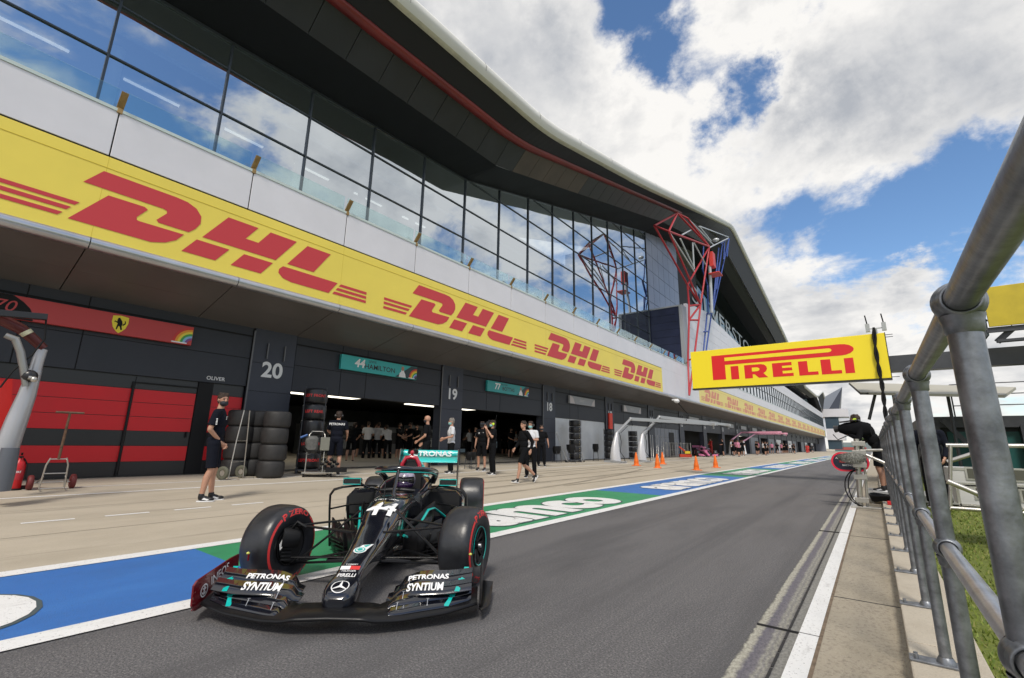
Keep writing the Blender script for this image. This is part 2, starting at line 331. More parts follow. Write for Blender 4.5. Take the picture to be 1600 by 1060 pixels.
def _m(op, a, b_, c=None):
    n = t_.nodes.new('ShaderNodeMath'); n.operation = op
    for i, q in enumerate((a, b_, c)):
        if q is None: continue
        if isinstance(q, (int, float)): n.inputs[i].default_value = q
        else: t_.links.new(q, n.inputs[i])
    return n.outputs[0]
pos = _m('MULTIPLY_ADD', sx_.outputs[0], 1/.38, .79/.38); pos = _m('ADD', pos, _m('MULTIPLY', _m('SUBTRACT', _nz(14, (.6,1,1)), .5), .16)); pos = _m('ADD', pos, _m('MULTIPLY', _m('SUBTRACT', _nz(2.5, (1,.25,1)), .5), .10))
rp = t_.nodes.new('ShaderNodeValToRGB'); t_.links.new(pos, rp.inputs[0]); el = rp.color_ramp.elements; el[0].position = 0; el[0].color = (.11,.105,.10,1); el[1].position = 1; el[1].color = (.24,.235,.215,1)
for p_, c_ in ((.035,(.40,.385,.32,1)), (.11,(.36,.345,.29,1)), (.17,(.13,.122,.145,1)), (.29,(.15,.14,.155,1)), (.35,(.30,.29,.25,1)), (.385,(.20,.19,.185,1)), (.43,(.29,.28,.235,1)), (.47,(.19,.18,.17,1)), (.50,(.14,.135,.13,1)), (.56,(.23,.225,.205,1))): e_ = el.new(p_); e_.color = c_
mxx = t_.nodes.new('ShaderNodeMix'); mxx.data_type = 'RGBA'; mxx.blend_type = 'MULTIPLY'; rr_ = t_.nodes.new('ShaderNodeMapRange'); t_.links.new(_nz(70, (1,.5,1)), rr_.inputs[0]); rr_.inputs[1].default_value = .35; rr_.inputs[2].default_value = .65; rr_.inputs[3].default_value = .62; rr_.inputs[4].default_value = 1.2
mxx.inputs[0].default_value = 1; t_.links.new(rp.outputs[0], mxx.inputs[6]); t_.links.new(rr_.outputs[0], mxx.inputs[7]); t_.links.new(mxx.outputs[2], bs.inputs['Base Color']); bs.inputs['Roughness'].default_value = .75
bp_ = t_.nodes.new('ShaderNodeBump'); bp_.inputs['Strength'].default_value = .5; bp_.inputs['Distance'].default_value = .008; t_.links.new(_nz(90, (1,1,1)), bp_.inputs['Height']); t_.links.new(bp_.outputs[0], bs.inputs['Normal'])
sheet('drain_channel', -.79, -.41, -12, 420, .003, DR)
sheet('path_edge', -.428, -.404, -12, 420, .0135, mat('rusty_path_edge', (.17,.125,.085), .85, var=.35, vscale=20))
bj = MB()
for yy in (3.86, 8.6, 13.4, 18.2): bj.box(-.785, -.42, yy, yy+.006, .0, .0162)
tag(bj.build('drain_joint', DARKG), kind='structure')
b = MB(); y = 1.5
while y < 60:
    b.box(-.604, -.590, y, y+.225, .0, .0075); y += .245
tag(b.build('drain_slot', DARKG), kind='structure')
sheet('concrete_path', -.43, .03, -12, 420, .002+.008, PATHC)
sheet('white_line', -.535, -.425, -12, 420, .014, WPAINT)
b = MB(); y = -.2
for k in range(14):
    b.box(.02, .34, y, y+1.985, -.02, .12); y += 2.0
tag(b.build('kerb', KERBC, bevel=.008), kind='structure')
sheet('verge', .3, 40, -12, 60, .03, GRASSM)
bj = MB()
for yy in (4.95, 8.4, 12, 15.6): bj.box(-.43, .03, yy, yy+.012, .0, .0125)
tag(bj.build('path_joint', DARKG), kind='structure')
# painted strip between lane and apron
b = MB(); ends = [-9.5, 2.25, 11.75, 21.3, 30.6, 41.5, 52, 64, 77, 91, 107, 125, 145]
for i in range(len(ends)-1): b.quad((-6.26,ends[i],.004), (-4.1,ends[i],.004), (-4.1,ends[i+1],.004), (-6.26,ends[i+1],.004), i % 2)
tag(b.build('painted_strip', [BPAINT, GPAINT]), kind='structure')
sheet('strip_edge_line', -6.30, -6.08, -12, 420, .009, WPAINT)
sheet('strip_edge_line', -4.25, -4.04, -12, 420, .009, WPAINT)
YT0 = .86-.98*max(a for a, c in text2d('aramco', 2.1, .05, 0, 'CENTER', 6)[0])
b = MB(); sh = MB()
for i in range(len(ends)-1):
    y0, y1 = ends[i], ends[i+1]; sz = 1.92*(y1-y0)/9.5 if i else 1.92; yc = (y0+y1)/2 if i else YT0
    fn = lambda u, v, yc=yc: V((-5.17 - v*1.0, yc+u, .012))
    b.text('aramco', 2.1, fn, 0, bold=.05, sx=.98*(1 if not i else (y1-y0)/9.5), res=6)
    fs = lambda u, v, yc=yc: V((-5.17 - v*1.0, yc+u, .0085))
    sh.text('aramco', 2.1, fs, 0, bold=.066, sx=.98*(1 if not i else (y1-y0)/9.5), res=6)
tag(b.build('strip_lettering', WPAINT, fix=False), kind='structure')
tag(sh.build('strip_lettering_outline', mat('lettering_outline', (.07,.10,.11), .6), fix=False), kind='structure')
# lines and dashes on the apron
sheet('apron_line', -11.42, -11.33, -12, 200, 0, WPAINT, True, .005)
sheet('apron_line', -12.52, -12.46, -12, 200, 0, WPAINT, True, .005)
for k in range(-3, 4): sheet('apron_dash', -8.85, -8.78, 1.2+.84*k, 1.72+.84*k, 0, WPAINT, True, .005)
b = MB()
for k in range(20): b.quad((-14, -11+9.15*k, gz(-14)+.004), (-6.32, -11+9.15*k, gz(-6.32)+.004), (-6.32, -10.988+9.15*k, gz(-6.32)+.004), (-14, -10.988+9.15*k, gz(-14)+.004))
for xx in (-9.9, -7.9): b.quad((xx, -12, gz(xx)+.004), (xx+.014, -12, gz(xx)+.004), (xx+.014, 180, gz(xx)+.004), (xx, 180, gz(xx)+.004))
tag(b.build('apron_joint', mat('joint_dark', (.27,.235,.18), .9)), kind='structure')
SKID = layered('tyre_mark_rubber', (.24,.21,.165), .7, [(5, (1,.12,1), .40, .60, (.40,.345,.26), .95)], .2, 80)
def ribbon(name, pts, wd, m, dz=.006):
    b = MB(); L = len(pts); A = []; B = []
    for i, (x, y) in enumerate(pts):
        x2, y2 = pts[min(i+1, L-1)]; x1, y1 = pts[max(i-1, 0)]; d = V((x2-x1, y2-y1, 0)).normalized(); n = V((-d.y, d.x, 0))*wd/2
        for l, q in ((A, V((x,y,0))+n), (B, V((x,y,0))-n)): q.z = gz(q.x)+dz+(.0 if q.x < BR else .004); l.append(q)
    for i in range(L-1): b.quad(A[i], B[i], B[i+1], A[i+1])
    return tag(b.build(name, m), kind='structure')
def curve(p0, p1, p2, p3, n=18):
    r = []
    for i in range(n+1):
        t = i/n; r.append(tuple((1-t)**3*p0[k]+3*(1-t)**2*t*p1[k]+3*(1-t)*t*t*p2[k]+t**3*p3[k] for k in (0, 1)))
    return r
for a in [((-8.0,7),(-8.1,14),(-8.3,24),(-9.6,40)), ((-8.9,8),(-9,15),(-9.3,24),(-10.2,34)), ((-7.2,12),(-7.2,20),(-7.5,30),(-8.4,44)), ((-9.8,11),(-9.9,18),(-10.1,26),(-10.9,40)),
          ((-6.0,31.5),(-8.5,32.5),(-10.4,36),(-10.6,46)), ((-6.0,42),(-8,43.5),(-9.8,47),(-10.2,60)), ((-7.3,5),(-7.0,9),(-7.2,14),(-8.9,22)), ((-10.6,9),(-10.4,14),(-10.3,20),(-10.9,30))]:
    ribbon('tyre_mark', curve(*a), .13, SKID)
# grass blades along the verge next to the railing
random.seed(3); b = MB()
for i in range(26000):
    y = 2.2+13*random.random()**1.5; x = .36+random.random()*min(6, .5+y*.55); h = random.uniform(.018, .045); a = random.uniform(0, 6.28); wd = .004+.0007*y
    dx, dy = math.cos(a)*wd, math.sin(a)*wd; lx, ly = random.uniform(-.02, .02), random.uniform(-.02, .02)
    b.add([(x-dx,y-dy,.03), (x+dx,y+dy,.03), (x+lx,y+ly,.03+h)], [(0,1,2)], random.choice((0,0,1,2)))
gm = [mat('grass_blade', (.17,.22,.03), .7), mat('grass_blade_dark', (.09,.14,.015), .7), mat('grass_blade_dry', (.24,.24,.07), .8)]
tag(b.build('grass', gm, fix=False), 'short green grass behind the galvanised railing', 'grass', kind='stuff')
# ------------------------------------------------------------------ pit building
XT, XG, XW = -11.9, -14.05, -15.0      # banner plane, garage wall, upper glass
def lin(tab, y):
    if y <= tab[0][0]: return tab[0][1]
    for (a, p), (c, q) in zip(tab, tab[1:]):
        if y <= c: return p+(q-p)*(y-a)/(c-a)
    return tab[-1][1]
BLD = thing('pit_building', (XT, 20, 0), 0, 'long white and glass pit building with upswept roof over a row of garages', 'building')
def B(mb, name, mats, lab=None, parent=None, **k):
    o = mb.build(name, mats, **k); o.parent = parent or BLD
    if parent is None: o.location = (-XT, -20, 0)
    if lab: o['label'] = lab
    return o
Y0, Y1 = -9.0, 186.0
K0 = 1.65
# parapet band with open joints
b = MB(); y = K0-2.75*4
while y < Y1:
    b.box(XT-.25, XT, y+.012, y+2.738, 6.9, 7.93); y += 2.75
B(b, 'parapet', WHITEP, bevel=.01)
b = MB(); b.box(XT-.6, XT-.02, Y0, Y1, 4.98, 7.9); B(b, 'parapet_core', BLACK)
b = MB(); y = 33.98
while y < 43.4: b.box(XT-.25, XT, y+.012, min(43.4, y+2.738), 5.06, 6.9); y += 2.75
B(b, 'lower_cladding', WHITEP)
b = MB(); b.box(XT-.30, XT+.02, Y0, Y1, 7.93, 8.0); B(b, 'coping', LEDGE)
b = MB(); b.box(XT-3.1, XT-.3, Y0, 57, 7.80, 7.96); B(b, 'balcony_floor', LEDGE)
# rounded edge tube and soffit
b = MB(); y = K0-2.75*4
while y < Y1:
    pr = [(XT+.01, 5.07), (XT+.09, 5.04), (XT+.125, 4.97), (XT+.11, 4.89), (XT+.04, 4.83), (XT-.05, 4.82), (XT-.12, 4.88), (XT-.05, 5.05)]
    b.loft([[V((x,y+.008,z)) for x, z in pr], [V((x,y+2.742,z)) for x, z in pr]]); y += 2.75
B(b, 'edge_tube', TUBEM)
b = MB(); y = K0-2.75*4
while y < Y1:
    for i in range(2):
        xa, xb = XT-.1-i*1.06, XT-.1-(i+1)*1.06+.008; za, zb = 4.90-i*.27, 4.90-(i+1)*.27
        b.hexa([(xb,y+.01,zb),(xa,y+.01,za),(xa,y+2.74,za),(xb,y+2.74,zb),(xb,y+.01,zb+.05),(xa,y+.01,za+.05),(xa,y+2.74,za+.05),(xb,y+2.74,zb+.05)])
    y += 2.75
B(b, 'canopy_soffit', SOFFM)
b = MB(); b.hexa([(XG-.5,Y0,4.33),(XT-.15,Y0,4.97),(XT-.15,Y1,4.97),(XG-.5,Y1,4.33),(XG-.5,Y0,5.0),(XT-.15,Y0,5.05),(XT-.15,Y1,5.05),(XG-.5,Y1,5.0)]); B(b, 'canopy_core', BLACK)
# garages: pillars, lintels, doors
bays = [(-9.0,-1.75)]; pil = [(-1.75,-.45)]; y = 5.85-7.6+1.3
P0 = 5.85; pitch = 7.62; pw = 1.32
pil = [(P0+pitch*k, P0+pitch*k+pw) for k in range(-2, 23)]
bays = [(P0+pitch*k+pw, P0+pitch*(k+1)) for k in range(-2, 23)]
ZD = 2.66
def gwall(a, c, z0, z1, x, mm, rows): pass
for k, (a, c) in enumerate(pil):
    b = MB(); zz = [0.0, .95, 1.8, 2.55, 3.38, 4.4]
    for i in range(5): b.box(XG-.4, XG+.035, a+.05, c-.02, zz[i]+.006, zz[i+1]-.006, 0)
    b.box(XG-.39, XG+.02, a+.06, c-.03, .2, 4.4, 1)
    p = B(b, 'pillar', [CHARP, BLACK])
    b = MB(); b.box(XG+.035, XG+.06, a+.005, a+.05, .1, 4.3); b.box(XG+.035, XG+.10, a+.42, a+.455, 3.52, 3.98); b.box(XG+.035, XG+.10, a+.93, a+.965, 3.52, 3.98)
    b.build('pillar_rail', POLE_, p)
    if 2 <= k <= 10:
        t = MB(); n = str(22-k); fn = frame((XG+.04, (a+c)/2, 3.18), (0,1,0), (0,0,1))
        t.text(n, .62, fn, bold=.028, res=5)
        part(t.build('bay_number', NUMW, p, fix=False), 'white bay number %s painted on the dark pillar' % n)
b = MB()
for k, (a, c) in enumerate(bays):
    yy = a; w3 = (c-a)
    cuts = [0, .26, .42, 1.0]
    for i in range(3):
        for z0, z1 in ((ZD, 3.46), (3.47, 4.4)): b.box(XG-.35, XG, a+w3*cuts[i]+.012, a+w3*cuts[i+1]-.012, z0+.006, z1-.004)
B(b, 'garage_lintel', CHAR)
b = MB(); b.box(XG-.34, XG-.012, Y0, Y1, ZD+.012, 4.42); b.box(XG+.001, XG+.02, Y0, Y1, 4.10, 4.14); B(b, 'lintel_backing', BLACK)
# interior of the garages (one storey), open bays look into it
b = MB(); b.box(-26, -25.8, Y0, Y1, .2, 4.4, 0); b.box(-26, XG-.3, Y0, Y0+.1, .2, 4.4, 0); b.box(-25.8, XG-.35, Y0, Y1, 3.05, 3.1, 1)
for k in (4, 5, 7, 9, 12, 15, 18, 21): b.box(-25.8, XG-.4, bays[k][1]+.5, bays[k][1]+.6, .2, 3.05, 0)
B(b, 'garage_interior', [mat('garage_partition', (.05,.053,.056), .6, var=.4, vscale=.7), BLACK])
b = MB(); b.box(-25.8, XG-.02, Y0, Y1, .286, .292); B(b, 'garage_floor', mat('garage_floor_paint', (.075,.072,.07), .25, var=.2, vscale=.6))
for yy in [7.6, 15.2]+[bays[k][0]+.6 for k in (7, 8, 9, 10, 12)]: b = MB(); b.box(-18.4, -17.7, yy, yy+4.6, 3.0, 3.04); B(b, 'garage_ceiling_light', LITW)
# clutter on the garage walls inside
random.seed(5); CM = [mat('cabinet_black', (.03,.03,.033), .5), mat('cabinet_steel', (.14,.145,.15), .4), mat('cabinet_grey', (.25,.26,.27), .4), mat('dim_screen', (.1,.16,.2), .2, emit=(.3,.4,.45), es=.10)]
for i in range(80):
    yy = random.uniform(7.3, 26); x = random.uniform(-24, -20.3); h = random.uniform(.5, 1.9); wd = random.uniform(.3, 1.1)
    b = MB(); b.box(x-.3, x+.2, yy, yy+wd, .3, .3+h, random.choice((0,0,0,1,2))); b.box(x+.19, x+.215, yy+.05, yy+wd-.05, .3+h*.5, .3+h*.9, random.choice((0,1,2,3)))
    B(b, 'garage_cabinet', CM)
# closed door panels
def door(k, rows, z0, z1, parent_mats, xoff=-.06, lab=None, splits=()):
    a, c = bays[k]; b = MB()
    for z_a, z_b, mi in rows:
        ys = [a] + [a+(c-a)*s for s in splits] + [c]
        for i in range(len(ys)-1): b.box(XG+xoff-.05, XG+xoff, ys[i]+.02, ys[i+1]-.02, z_a+.006, z_b-.006, mi)
    b.box(XG+xoff-.07, XG+xoff-.03, a, c, .2, ZD+.1, 0)
    return B(b, 'garage_door', parent_mats, lab)
rr = [(.30,.62,0), (.62,.99,1), (.99,1.34,0), (1.34,1.68,1), (1.68,2.02,1), (2.02,2.34,1), (2.34,2.64,0)]
DREDM = mat('glossy_red_door', (.56,.004,.010), .42, coat=.0, var=.06, vscale=.8)
door(1, rr, 0, 0, [SATB, DREDM], lab='black garage door with wide glossy red bands', splits=(.60,.815,.87))
door(0, rr, 0, 0, [SATB, DREDM], splits=(.5,))
b = MB(); a, c = bays[1]; yd = a+(c-a)*.815; b.box(XG-.055, XG-.04, yd, yd+.36, .28, ZD); b.box(XG-.04, XG-.01, yd-1.4, yd-1.37, .3, 2.5); b.box(XG-.04, XG-.015, yd-1.4, yd, 2.48, 2.51); b.box(XG-.04, XG+.0, yd-.12, yd-.09, 1.2, 1.35); B(b, 'door_recess', BLACK)
WD = mat('pale_garage_door', (.62,.64,.66), .35, var=.12, vscale=.6)
door(4, [(.3,ZD,1)], 0, 0, [BLACK, WD], splits=(.5,), lab='plain pale grey garage door')
door(5, [(.3,ZD,1)], 0, 0, [BLACK, WD], splits=(.5,), lab='plain pale grey garage door behind the boom pedestals')
GD = mat('blue_grey_wall', (.13,.145,.18), .4, var=.12, vscale=.5)
for k in (6,): door(k, [(.3,1.1,1),(1.1,1.9,1),(1.9,ZD,1)], 0, 0, [BLACK, GD], splits=(.12,.25,.4,.55,.7,.85))
b = MB(); a, c = bays[6]; b.box(XG-.05, XG-.03, c-2.7, c-1.5, .3, 2.35); B(b, 'doorway', BLACK)
for k in (11, 13, 14, 16, 17, 19, 20, 22): door(k, [(.3,ZD,1)], 0, 0, [BLACK, GD if k % 2 else WD], splits=(.5,))
# grey side cladding where the garages step (between bays 6 and 7 in the photo)
# ---- upper facade: glass, mullions, transoms
ZT = [(-10,13.05), (4.4,13.72), (15.45,14.35), (40.3,21.25), (56.6,25.0), (97,19.6), (118,14.0), (150,14.2), (172,17.6), (190,12)]
ym = K0-.05; ys = [ym+2.76*k for k in range(-4, 15)]
b = MB()
for i in range(len(ys)-1): b.quad((XW,ys[i],7.9), (XW,ys[i+1],7.9), (XW,ys[i+1],lin(ZT,ys[i+1])), (XW,ys[i],lin(ZT,ys[i])))
B(b, 'facade_glass', GLASS, fix=False)
b = MB()
for yy in ys: b.box(XW-.06, XW+.07, yy-.028, yy+.028, 7.9, lin(ZT, yy))
for zz in (9.62, 11.15, 12.75, 14.4, 16.0, 17.6, 19.2, 20.8):
    if zz < 9.7: continue
    st = ys[0] if zz < 13 else next((q for q in [15.45+.01*i for i in range(3000)] if lin(ZT, q) > zz), 40)
    b.box(XW-.04, XW+.05, st, ys[-1], zz-.022, zz+.022)
for i in range(len(ys)-1): b.bar((XW+.02, ys[i], lin(ZT,ys[i])), (XW+.02, ys[i+1], lin(ZT,ys[i+1])), .1, .09)
B(b, 'window_frame', MULL)
# lounge behind the glass
b = MB(); b.box(-24, -23.8, Y0, 40.3, 7.9, 14, 0); b.box(-23.8, XW-.25, Y0, 40.3, 7.7, 7.88, 1)
b.box(-23.8, XW-.35, Y0, 40.3, 12.15, 12.3, 2); b.box(-23.8, XW-.3, Y0, Y0+.1, 7.9, 12.2, 0); b.box(-23.8, XW-.3, 40.15, 40.25, 7.9, 21, 0); b.box(-23.8, XW-1.5, 15, 40.2, 14.0, 14.1, 2)
B(b, 'lounge_interior', [GREYI, mat('lounge_floor', (.2,.2,.21), .5), BLUEI])
for yy in ys: b = MB(); b.cyl((XW-1.0, yy+.3, 7.9), (XW-1.0, yy+.3, 12.2), .16, n=16); B(b, 'lounge_column', WHITE)
b = MB(); b.box(XW-.5, XW-.38, Y0, 40.2, 8.95, 9.1); B(b, 'lounge_rail', WHITE)
for yy in ys[2:9]: b = MB(); b.box(XW-2.3, XW-2.2, yy+.7, yy+2.2, 12.09, 12.13); B(b, 'lounge_ceiling_light', LITL)
# balcony balustrade with brass brackets on each joint
b = MB(); y = K0-2.75*4
while y < 57: b.box(XT-.16, XT-.148, y+.05, y+2.70, 7.95, 8.55); y += 2.75
B(b, 'balustrade_glass', BALG, fix=False)
y = K0-2.75*3
while y < 57: b = MB(); b.box(XT-.19, XT+.025, y-.045, y+.045, 7.9, 8.02); b.bar((XT-.14,y,7.96), (XT+.16,y,8.34), .05, .12, up=(0,1,0)); B(b, 'balustrade_bracket', BRON, bevel=.004); y += 2.75
# ---- roof: soffits, trim and curved nose
ZI = [(-10,13.7), (4.7,14.12), (15.65,14.52), (40,21.6), (56.6,25.3), (97,19.8), (118,14.1), (150,14.4), (172,17.7), (190,12.2)]
ZO = [(-10,14.6), (6.3,15.0), (15.9,15.53), (41.3,22.9), (56.6,26.4), (97,20.2), (118,14.3), (150,14.5), (172,18.0), (190,12.4)]
ZE = [(y*1.0622, 1.2+(z-1.2)*1.0622) for y, z in [(-10,14.35), (7,14.85), (12.9,15.2), (15.8,15.35), (27.6,18.45), (41.3,22.5), (56.6,26.9), (97,20.4), (118,14.2), (150,14.5), (172,18.2), (190,12.5)]]
def smooth_tab(tab, w=.9):
    return lambda y: sum(lin(tab, y+w*d) for d in (-1,-.66,-.33,0,.33,.66,1))/7
fT, fI, fO, fE = [smooth_tab(t, ww) for t, ww in ((ZT,.01), (ZI,.05), (ZO,1.5), (ZE,1.6))]
YS = sorted(set([Y0, -5, 0, 4, 8, 11, 13] + [14+.4*i for i in range(12)] + [20, 24, 28, 32, 36, 40, 42, 46, 50, 53] + [54+.6*i for i in range(15)] + [66, 70, 78, 86, 93] + [95+i for i in range(6)] + [105, 112, 116, 118, 121, 128, 136, 145, 150, 156, 164, 169, 171, 172, 173, 176, 183, 188]))
def strip(fa, xa, fb, xb, name, m, y_lo=-99, y_hi=999, off=0.0, lab=None):
    b = MB(); Yq = [y for y in YS if y_lo <= y <= y_hi]
    for p, q in zip(Yq, Yq[1:]): b.add([(xa,p,fa(p)+off),(xb,p,fb(p)+off),(xb,q,fb(q)+off),(xa,q,fa(q)+off)], [(0,1,2,3)], 0)
    return B(b, name, m, lab)
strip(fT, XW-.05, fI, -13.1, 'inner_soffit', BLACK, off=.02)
# fascia band in separate panels, bronze past the bend
b = MB(); y = 1.66-1.38*8; i = 0
while y < 56:
    g = .012; mi = 1 if 16.0 < y < 23 else 0; p, q = y+g, y+1.38-g
    pts = [(-13.1,p,fI(p)+.015),(-12.2,p,fO(p)+.015),(-12.2,q,fO(q)+.015),(-13.1,q,fI(q)+.015)]
    b.add(pts+[(x-.03,yy,z+.05) for x, yy, z in pts], [(0,1,2,3),(4,5,6,7),(0,1,5,4),(1,2,6,5),(2,3,7,6),(3,0,4,7)], mi); y += 1.38
B(b, 'fascia_panel', [mat('charcoal_fascia', (.026,.028,.033), .45, .1, var=.15, vscale=.7), BROWNP])
strip(lambda y: fI(y)+.09, -13.1, lambda y: fO(y)+.09, -12.2, 'fascia_backing', BLACK, y_hi=56)
strip(fI, -13.1, fO, -12.2, 'fascia_backing', DSOFF, y_lo=54)
b = MB(); Yq = [y for y in YS if y <= 42]
b.loft([[V((-12.28,y,fO(y)-.04)), V((-12.0,y,fO(y)-.10)), V((-11.86,y,fO(y)+.02)), V((-11.9,y,fO(y)+.16)), V((-12.25,y,fO(y)+.16))] for y in Yq])
B(b, 'red_trim', REDT)
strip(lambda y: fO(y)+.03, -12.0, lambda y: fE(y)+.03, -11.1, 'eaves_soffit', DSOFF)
b = MB(); RY = [y for y in YS if y <= 188]
def sect(y):
    z = fE(y); return [V((-11.27,y,z+.0)), V((-11.07,y,z-.05)), V((-10.98,y,z+.02))]
b.loft([sect(y) for y in RY], m=0, cap=False, cyc=False)
b.loft([[V((-10.98,y,fE(y)+.02)), V((-10.82,y,fE(y)+.18)), V((-10.79,y,fE(y)+.40)), V((-10.90,y,fE(y)+.62)), V((-11.3,y,fE(y)+.85)), V((-14,y,fE(y)+1.5)), V((-30,y,fE(y)+2.0))] for y in RY], m=1, cap=False, cyc=False)
for yy in (Y0, 188): pass
B(b, 'roof', [CREAM, ROOFW])
for yy in range(0, 64, 4):
    b = MB()
    b.add([(x,yy+d,fE(yy+d)+z) for d in (0,.05) for x, z in ((-10.815,.18),(-10.785,.40),(-10.895,.625),(-11.29,.86))],[(0,1,5,4),(1,2,6,5),(2,3,7,6)])
    B(b, 'roof_seam', mat('roof_seam', (.42,.41,.39), .5), fix=False)
# ---- cladding wall past the glass, white block with glazing row
b = MB(); yc = [40.35+1.55*i for i in range(7)]; zr = [7.9, 9.6, 11.15, 12.75, 14.4, 16.0, 17.6, 19.2, 20.8, 22.4, 24]
for i in range(6):
    for j in range(len(zr)-1): b.box(XW-.1, XW, yc[i]+.02, yc[i+1]-.02, zr[j]+.02, min(zr[j+1]-.02, fT(yc[i])+.3) if zr[j] < fT(yc[i]) else zr[j]+.03)
B(b, 'side_cladding', GREYP)
b = MB(); b.box(XW-.3, XW-.05, 40.3, 57, 7.9, 22); B(b, 'side_wall_backing', BLACK)
WB = [(41.5,13.9), (47,14.7), (63.6,13.9), (91,12.6), (186,12.6)]
b = MB(); yy = 41.55
while yy < 185:
    q = min(yy+3.05, 185.5); zs = [8.0]+[10.9+.9*i for i in range(8)]
    for j in range(8):
        if yy > 57 and j == 0: continue
        za, t0, t1 = zs[j], lin(WB, yy), lin(WB, q)
        if za >= min(t0, t1)-.1: break
        zb = zs[j+1]
        if zb > min(t0, t1) or zb+.5 > min(t0,t1): b.hexa([(XT-.32,yy+.012,za+.01),(XT-.1,yy+.012,za+.01),(XT-.1,q-.012,za+.01),(XT-.32,q-.012,za+.01),(XT-.32,yy+.012,t0),(XT-.1,yy+.012,t0),(XT-.1,q-.012,t1),(XT-.32,q-.012,t1)]); break
        b.box(XT-.32, XT-.1, yy+.012, q-.012, za+.01, zb-.01)
    yy += 3.05
B(b, 'upper_wall', WHITEP)
b = MB(); b.box(XT-1.5, XT-.34, 48, 185, 11, 12.2); b.box(XW, XT-.34, 48, 185.3, 12.0, 12.1)
b.hexa([(XT-3,41.6,9),(XT-.34,41.6,9),(XT-.34,90,9),(XT-3,90,9),(XT-3,41.6,13.7),(XT-.34,41.6,13.7),(XT-.34,64,13.6),(XT-3,64,13.6)])
B(b, 'upper_wall_core', GREYP)
b = MB(); b.quad((XT-.2,57.2,8.05),(XT-.2,185,8.05),(XT-.2,185,10.9),(XT-.2,57.2,10.9)); B(b, 'glazing_row', glassmat('pale_glazing', .70, (.4,.5,.55)), fix=False)
b = MB(); yy = 57.2
while yy < 185: b.box(XT-.24, XT-.12, yy-.045, yy+.045, 8.0, 10.9); yy += 2.2
b.box(XT-.22, XT-.13, 57.2, 185, 9.4, 9.46); B(b, 'glazing_mullion', MULL)
b = MB(); b.box(XT-2.2, XT-1.8, 57, 185, 8, 10.9); B(b, 'glazing_interior', BLUEI)
DG2 = glassmat('dark_upper_glass', .42, (.12,.17,.19), gc=(.5,.6,.62))
b = MB(); Yq = [y for y in YS if 56.9 <= y <= 188]
for p, q in zip(Yq, Yq[1:]): b.quad((XW,p,11.9),(XW,q,11.9),(XW,q,fT(q)),(XW,p,fT(p)))
B(b, 'upper_glass', DG2, fix=False)
b = MB(); b.box(-24, -23.8, 57, 188, 11.9, 25); B(b, 'upper_interior', BLACK)
b = MB(); b.text('SILVERSTONE', 3.0, frame((XW+.1, 75.0, 18.0), (0,1,-.045), (0,0,1)), bold=.0, sx=2.3, res=4); B(b, 'roof_lettering', mat('pale_letters', (.42,.44,.43), .4), 'tall thin pale letters on the dark upper glass', fix=False)
# back and ends so the mass is solid
b = MB(); b.box(-30, -29.8, Y0, 188, -.1, 14); b.box(-30, XG-.4, Y0-.2, Y0, -.1, 14); b.box(-30, XT-.4, 186, 186.3, -.1, 12.5); B(b, 'rear_wall', GREYP)
b = MB()
for i in range(8): b.box(-14.98, -12.28, 40.36, 40.6, 8+i*.672+.012, 8+(i+1)*.672-.012, 0)
b.box(-14.95, -12.3, 40.38, 41.5, 8, 13.37, 1)
b.box(-12.28, -11.98, 40.3, 41.5, 8, 13.5, 2); b.box(-15.0, -12.28, 40.3, 41.5, 13.38, 13.5, 2)
B(b, 'screen_box', [NAVY, BLACK, mat('screen_frame_grey', (.30,.31,.33), .4)], 'navy blue screen housing with a grey frame on the balcony')
# ------------------------------------------------------------------ banners
DHLP = [([(1.62,6.51),(2.9,6.51),(3.12,6.49),(3.31,6.41),(3.43,6.26),(3.44,6.08),(3.36,5.92),(3.24,5.79),(2.66,5.79),(2.62,5.84),(2.78,6.06),(2.77,6.12),(2.7,6.14),(1.36,6.14)]),
 [(1.77,6.03),(2.38,6.04),(2.44,6.0),(2.28,5.76),(2.29,5.70),(2.34,5.69),(3.16,5.70),(3.04,5.52),(2.85,5.39),(2.6,5.31),(1.27,5.31)],
 [(3.99,6.48),(4.70,6.48),(4.44,6.09),(4.75,6.09),(5.01,6.48),(5.72,6.48),(5.23,5.78),(3.52,5.78)], [(3.42,5.68),(4.12,5.68),(3.86,5.31),(3.17,5.31)], [(4.46,5.68),(5.17,5.68),(4.91,5.31),(4.20,5.31)],
 [(6.03,6.47),(6.74,6.47),(6.29,5.78),(5.54,5.78)], [(5.44,5.68),(7.05,5.68),(6.80,5.31),(5.70,5.31),(5.47,5.36),(5.34,5.47),(5.35,5.58)]]
for zz, xa in ((5.64,7.13), (5.505,7.04), (5.37,6.95)): DHLP.append([(xa-.03,zz-.045),(xa+.03,zz+.035),(8.05,zz+.035),(8.05,zz-.045)])
for zz, xa in ((5.66,1.38), (5.52,1.28), (5.37,1.18)): DHLP.append([(.22,zz-.045),(.22,zz+.035),(xa,zz+.035),(xa-.06,zz-.045)])
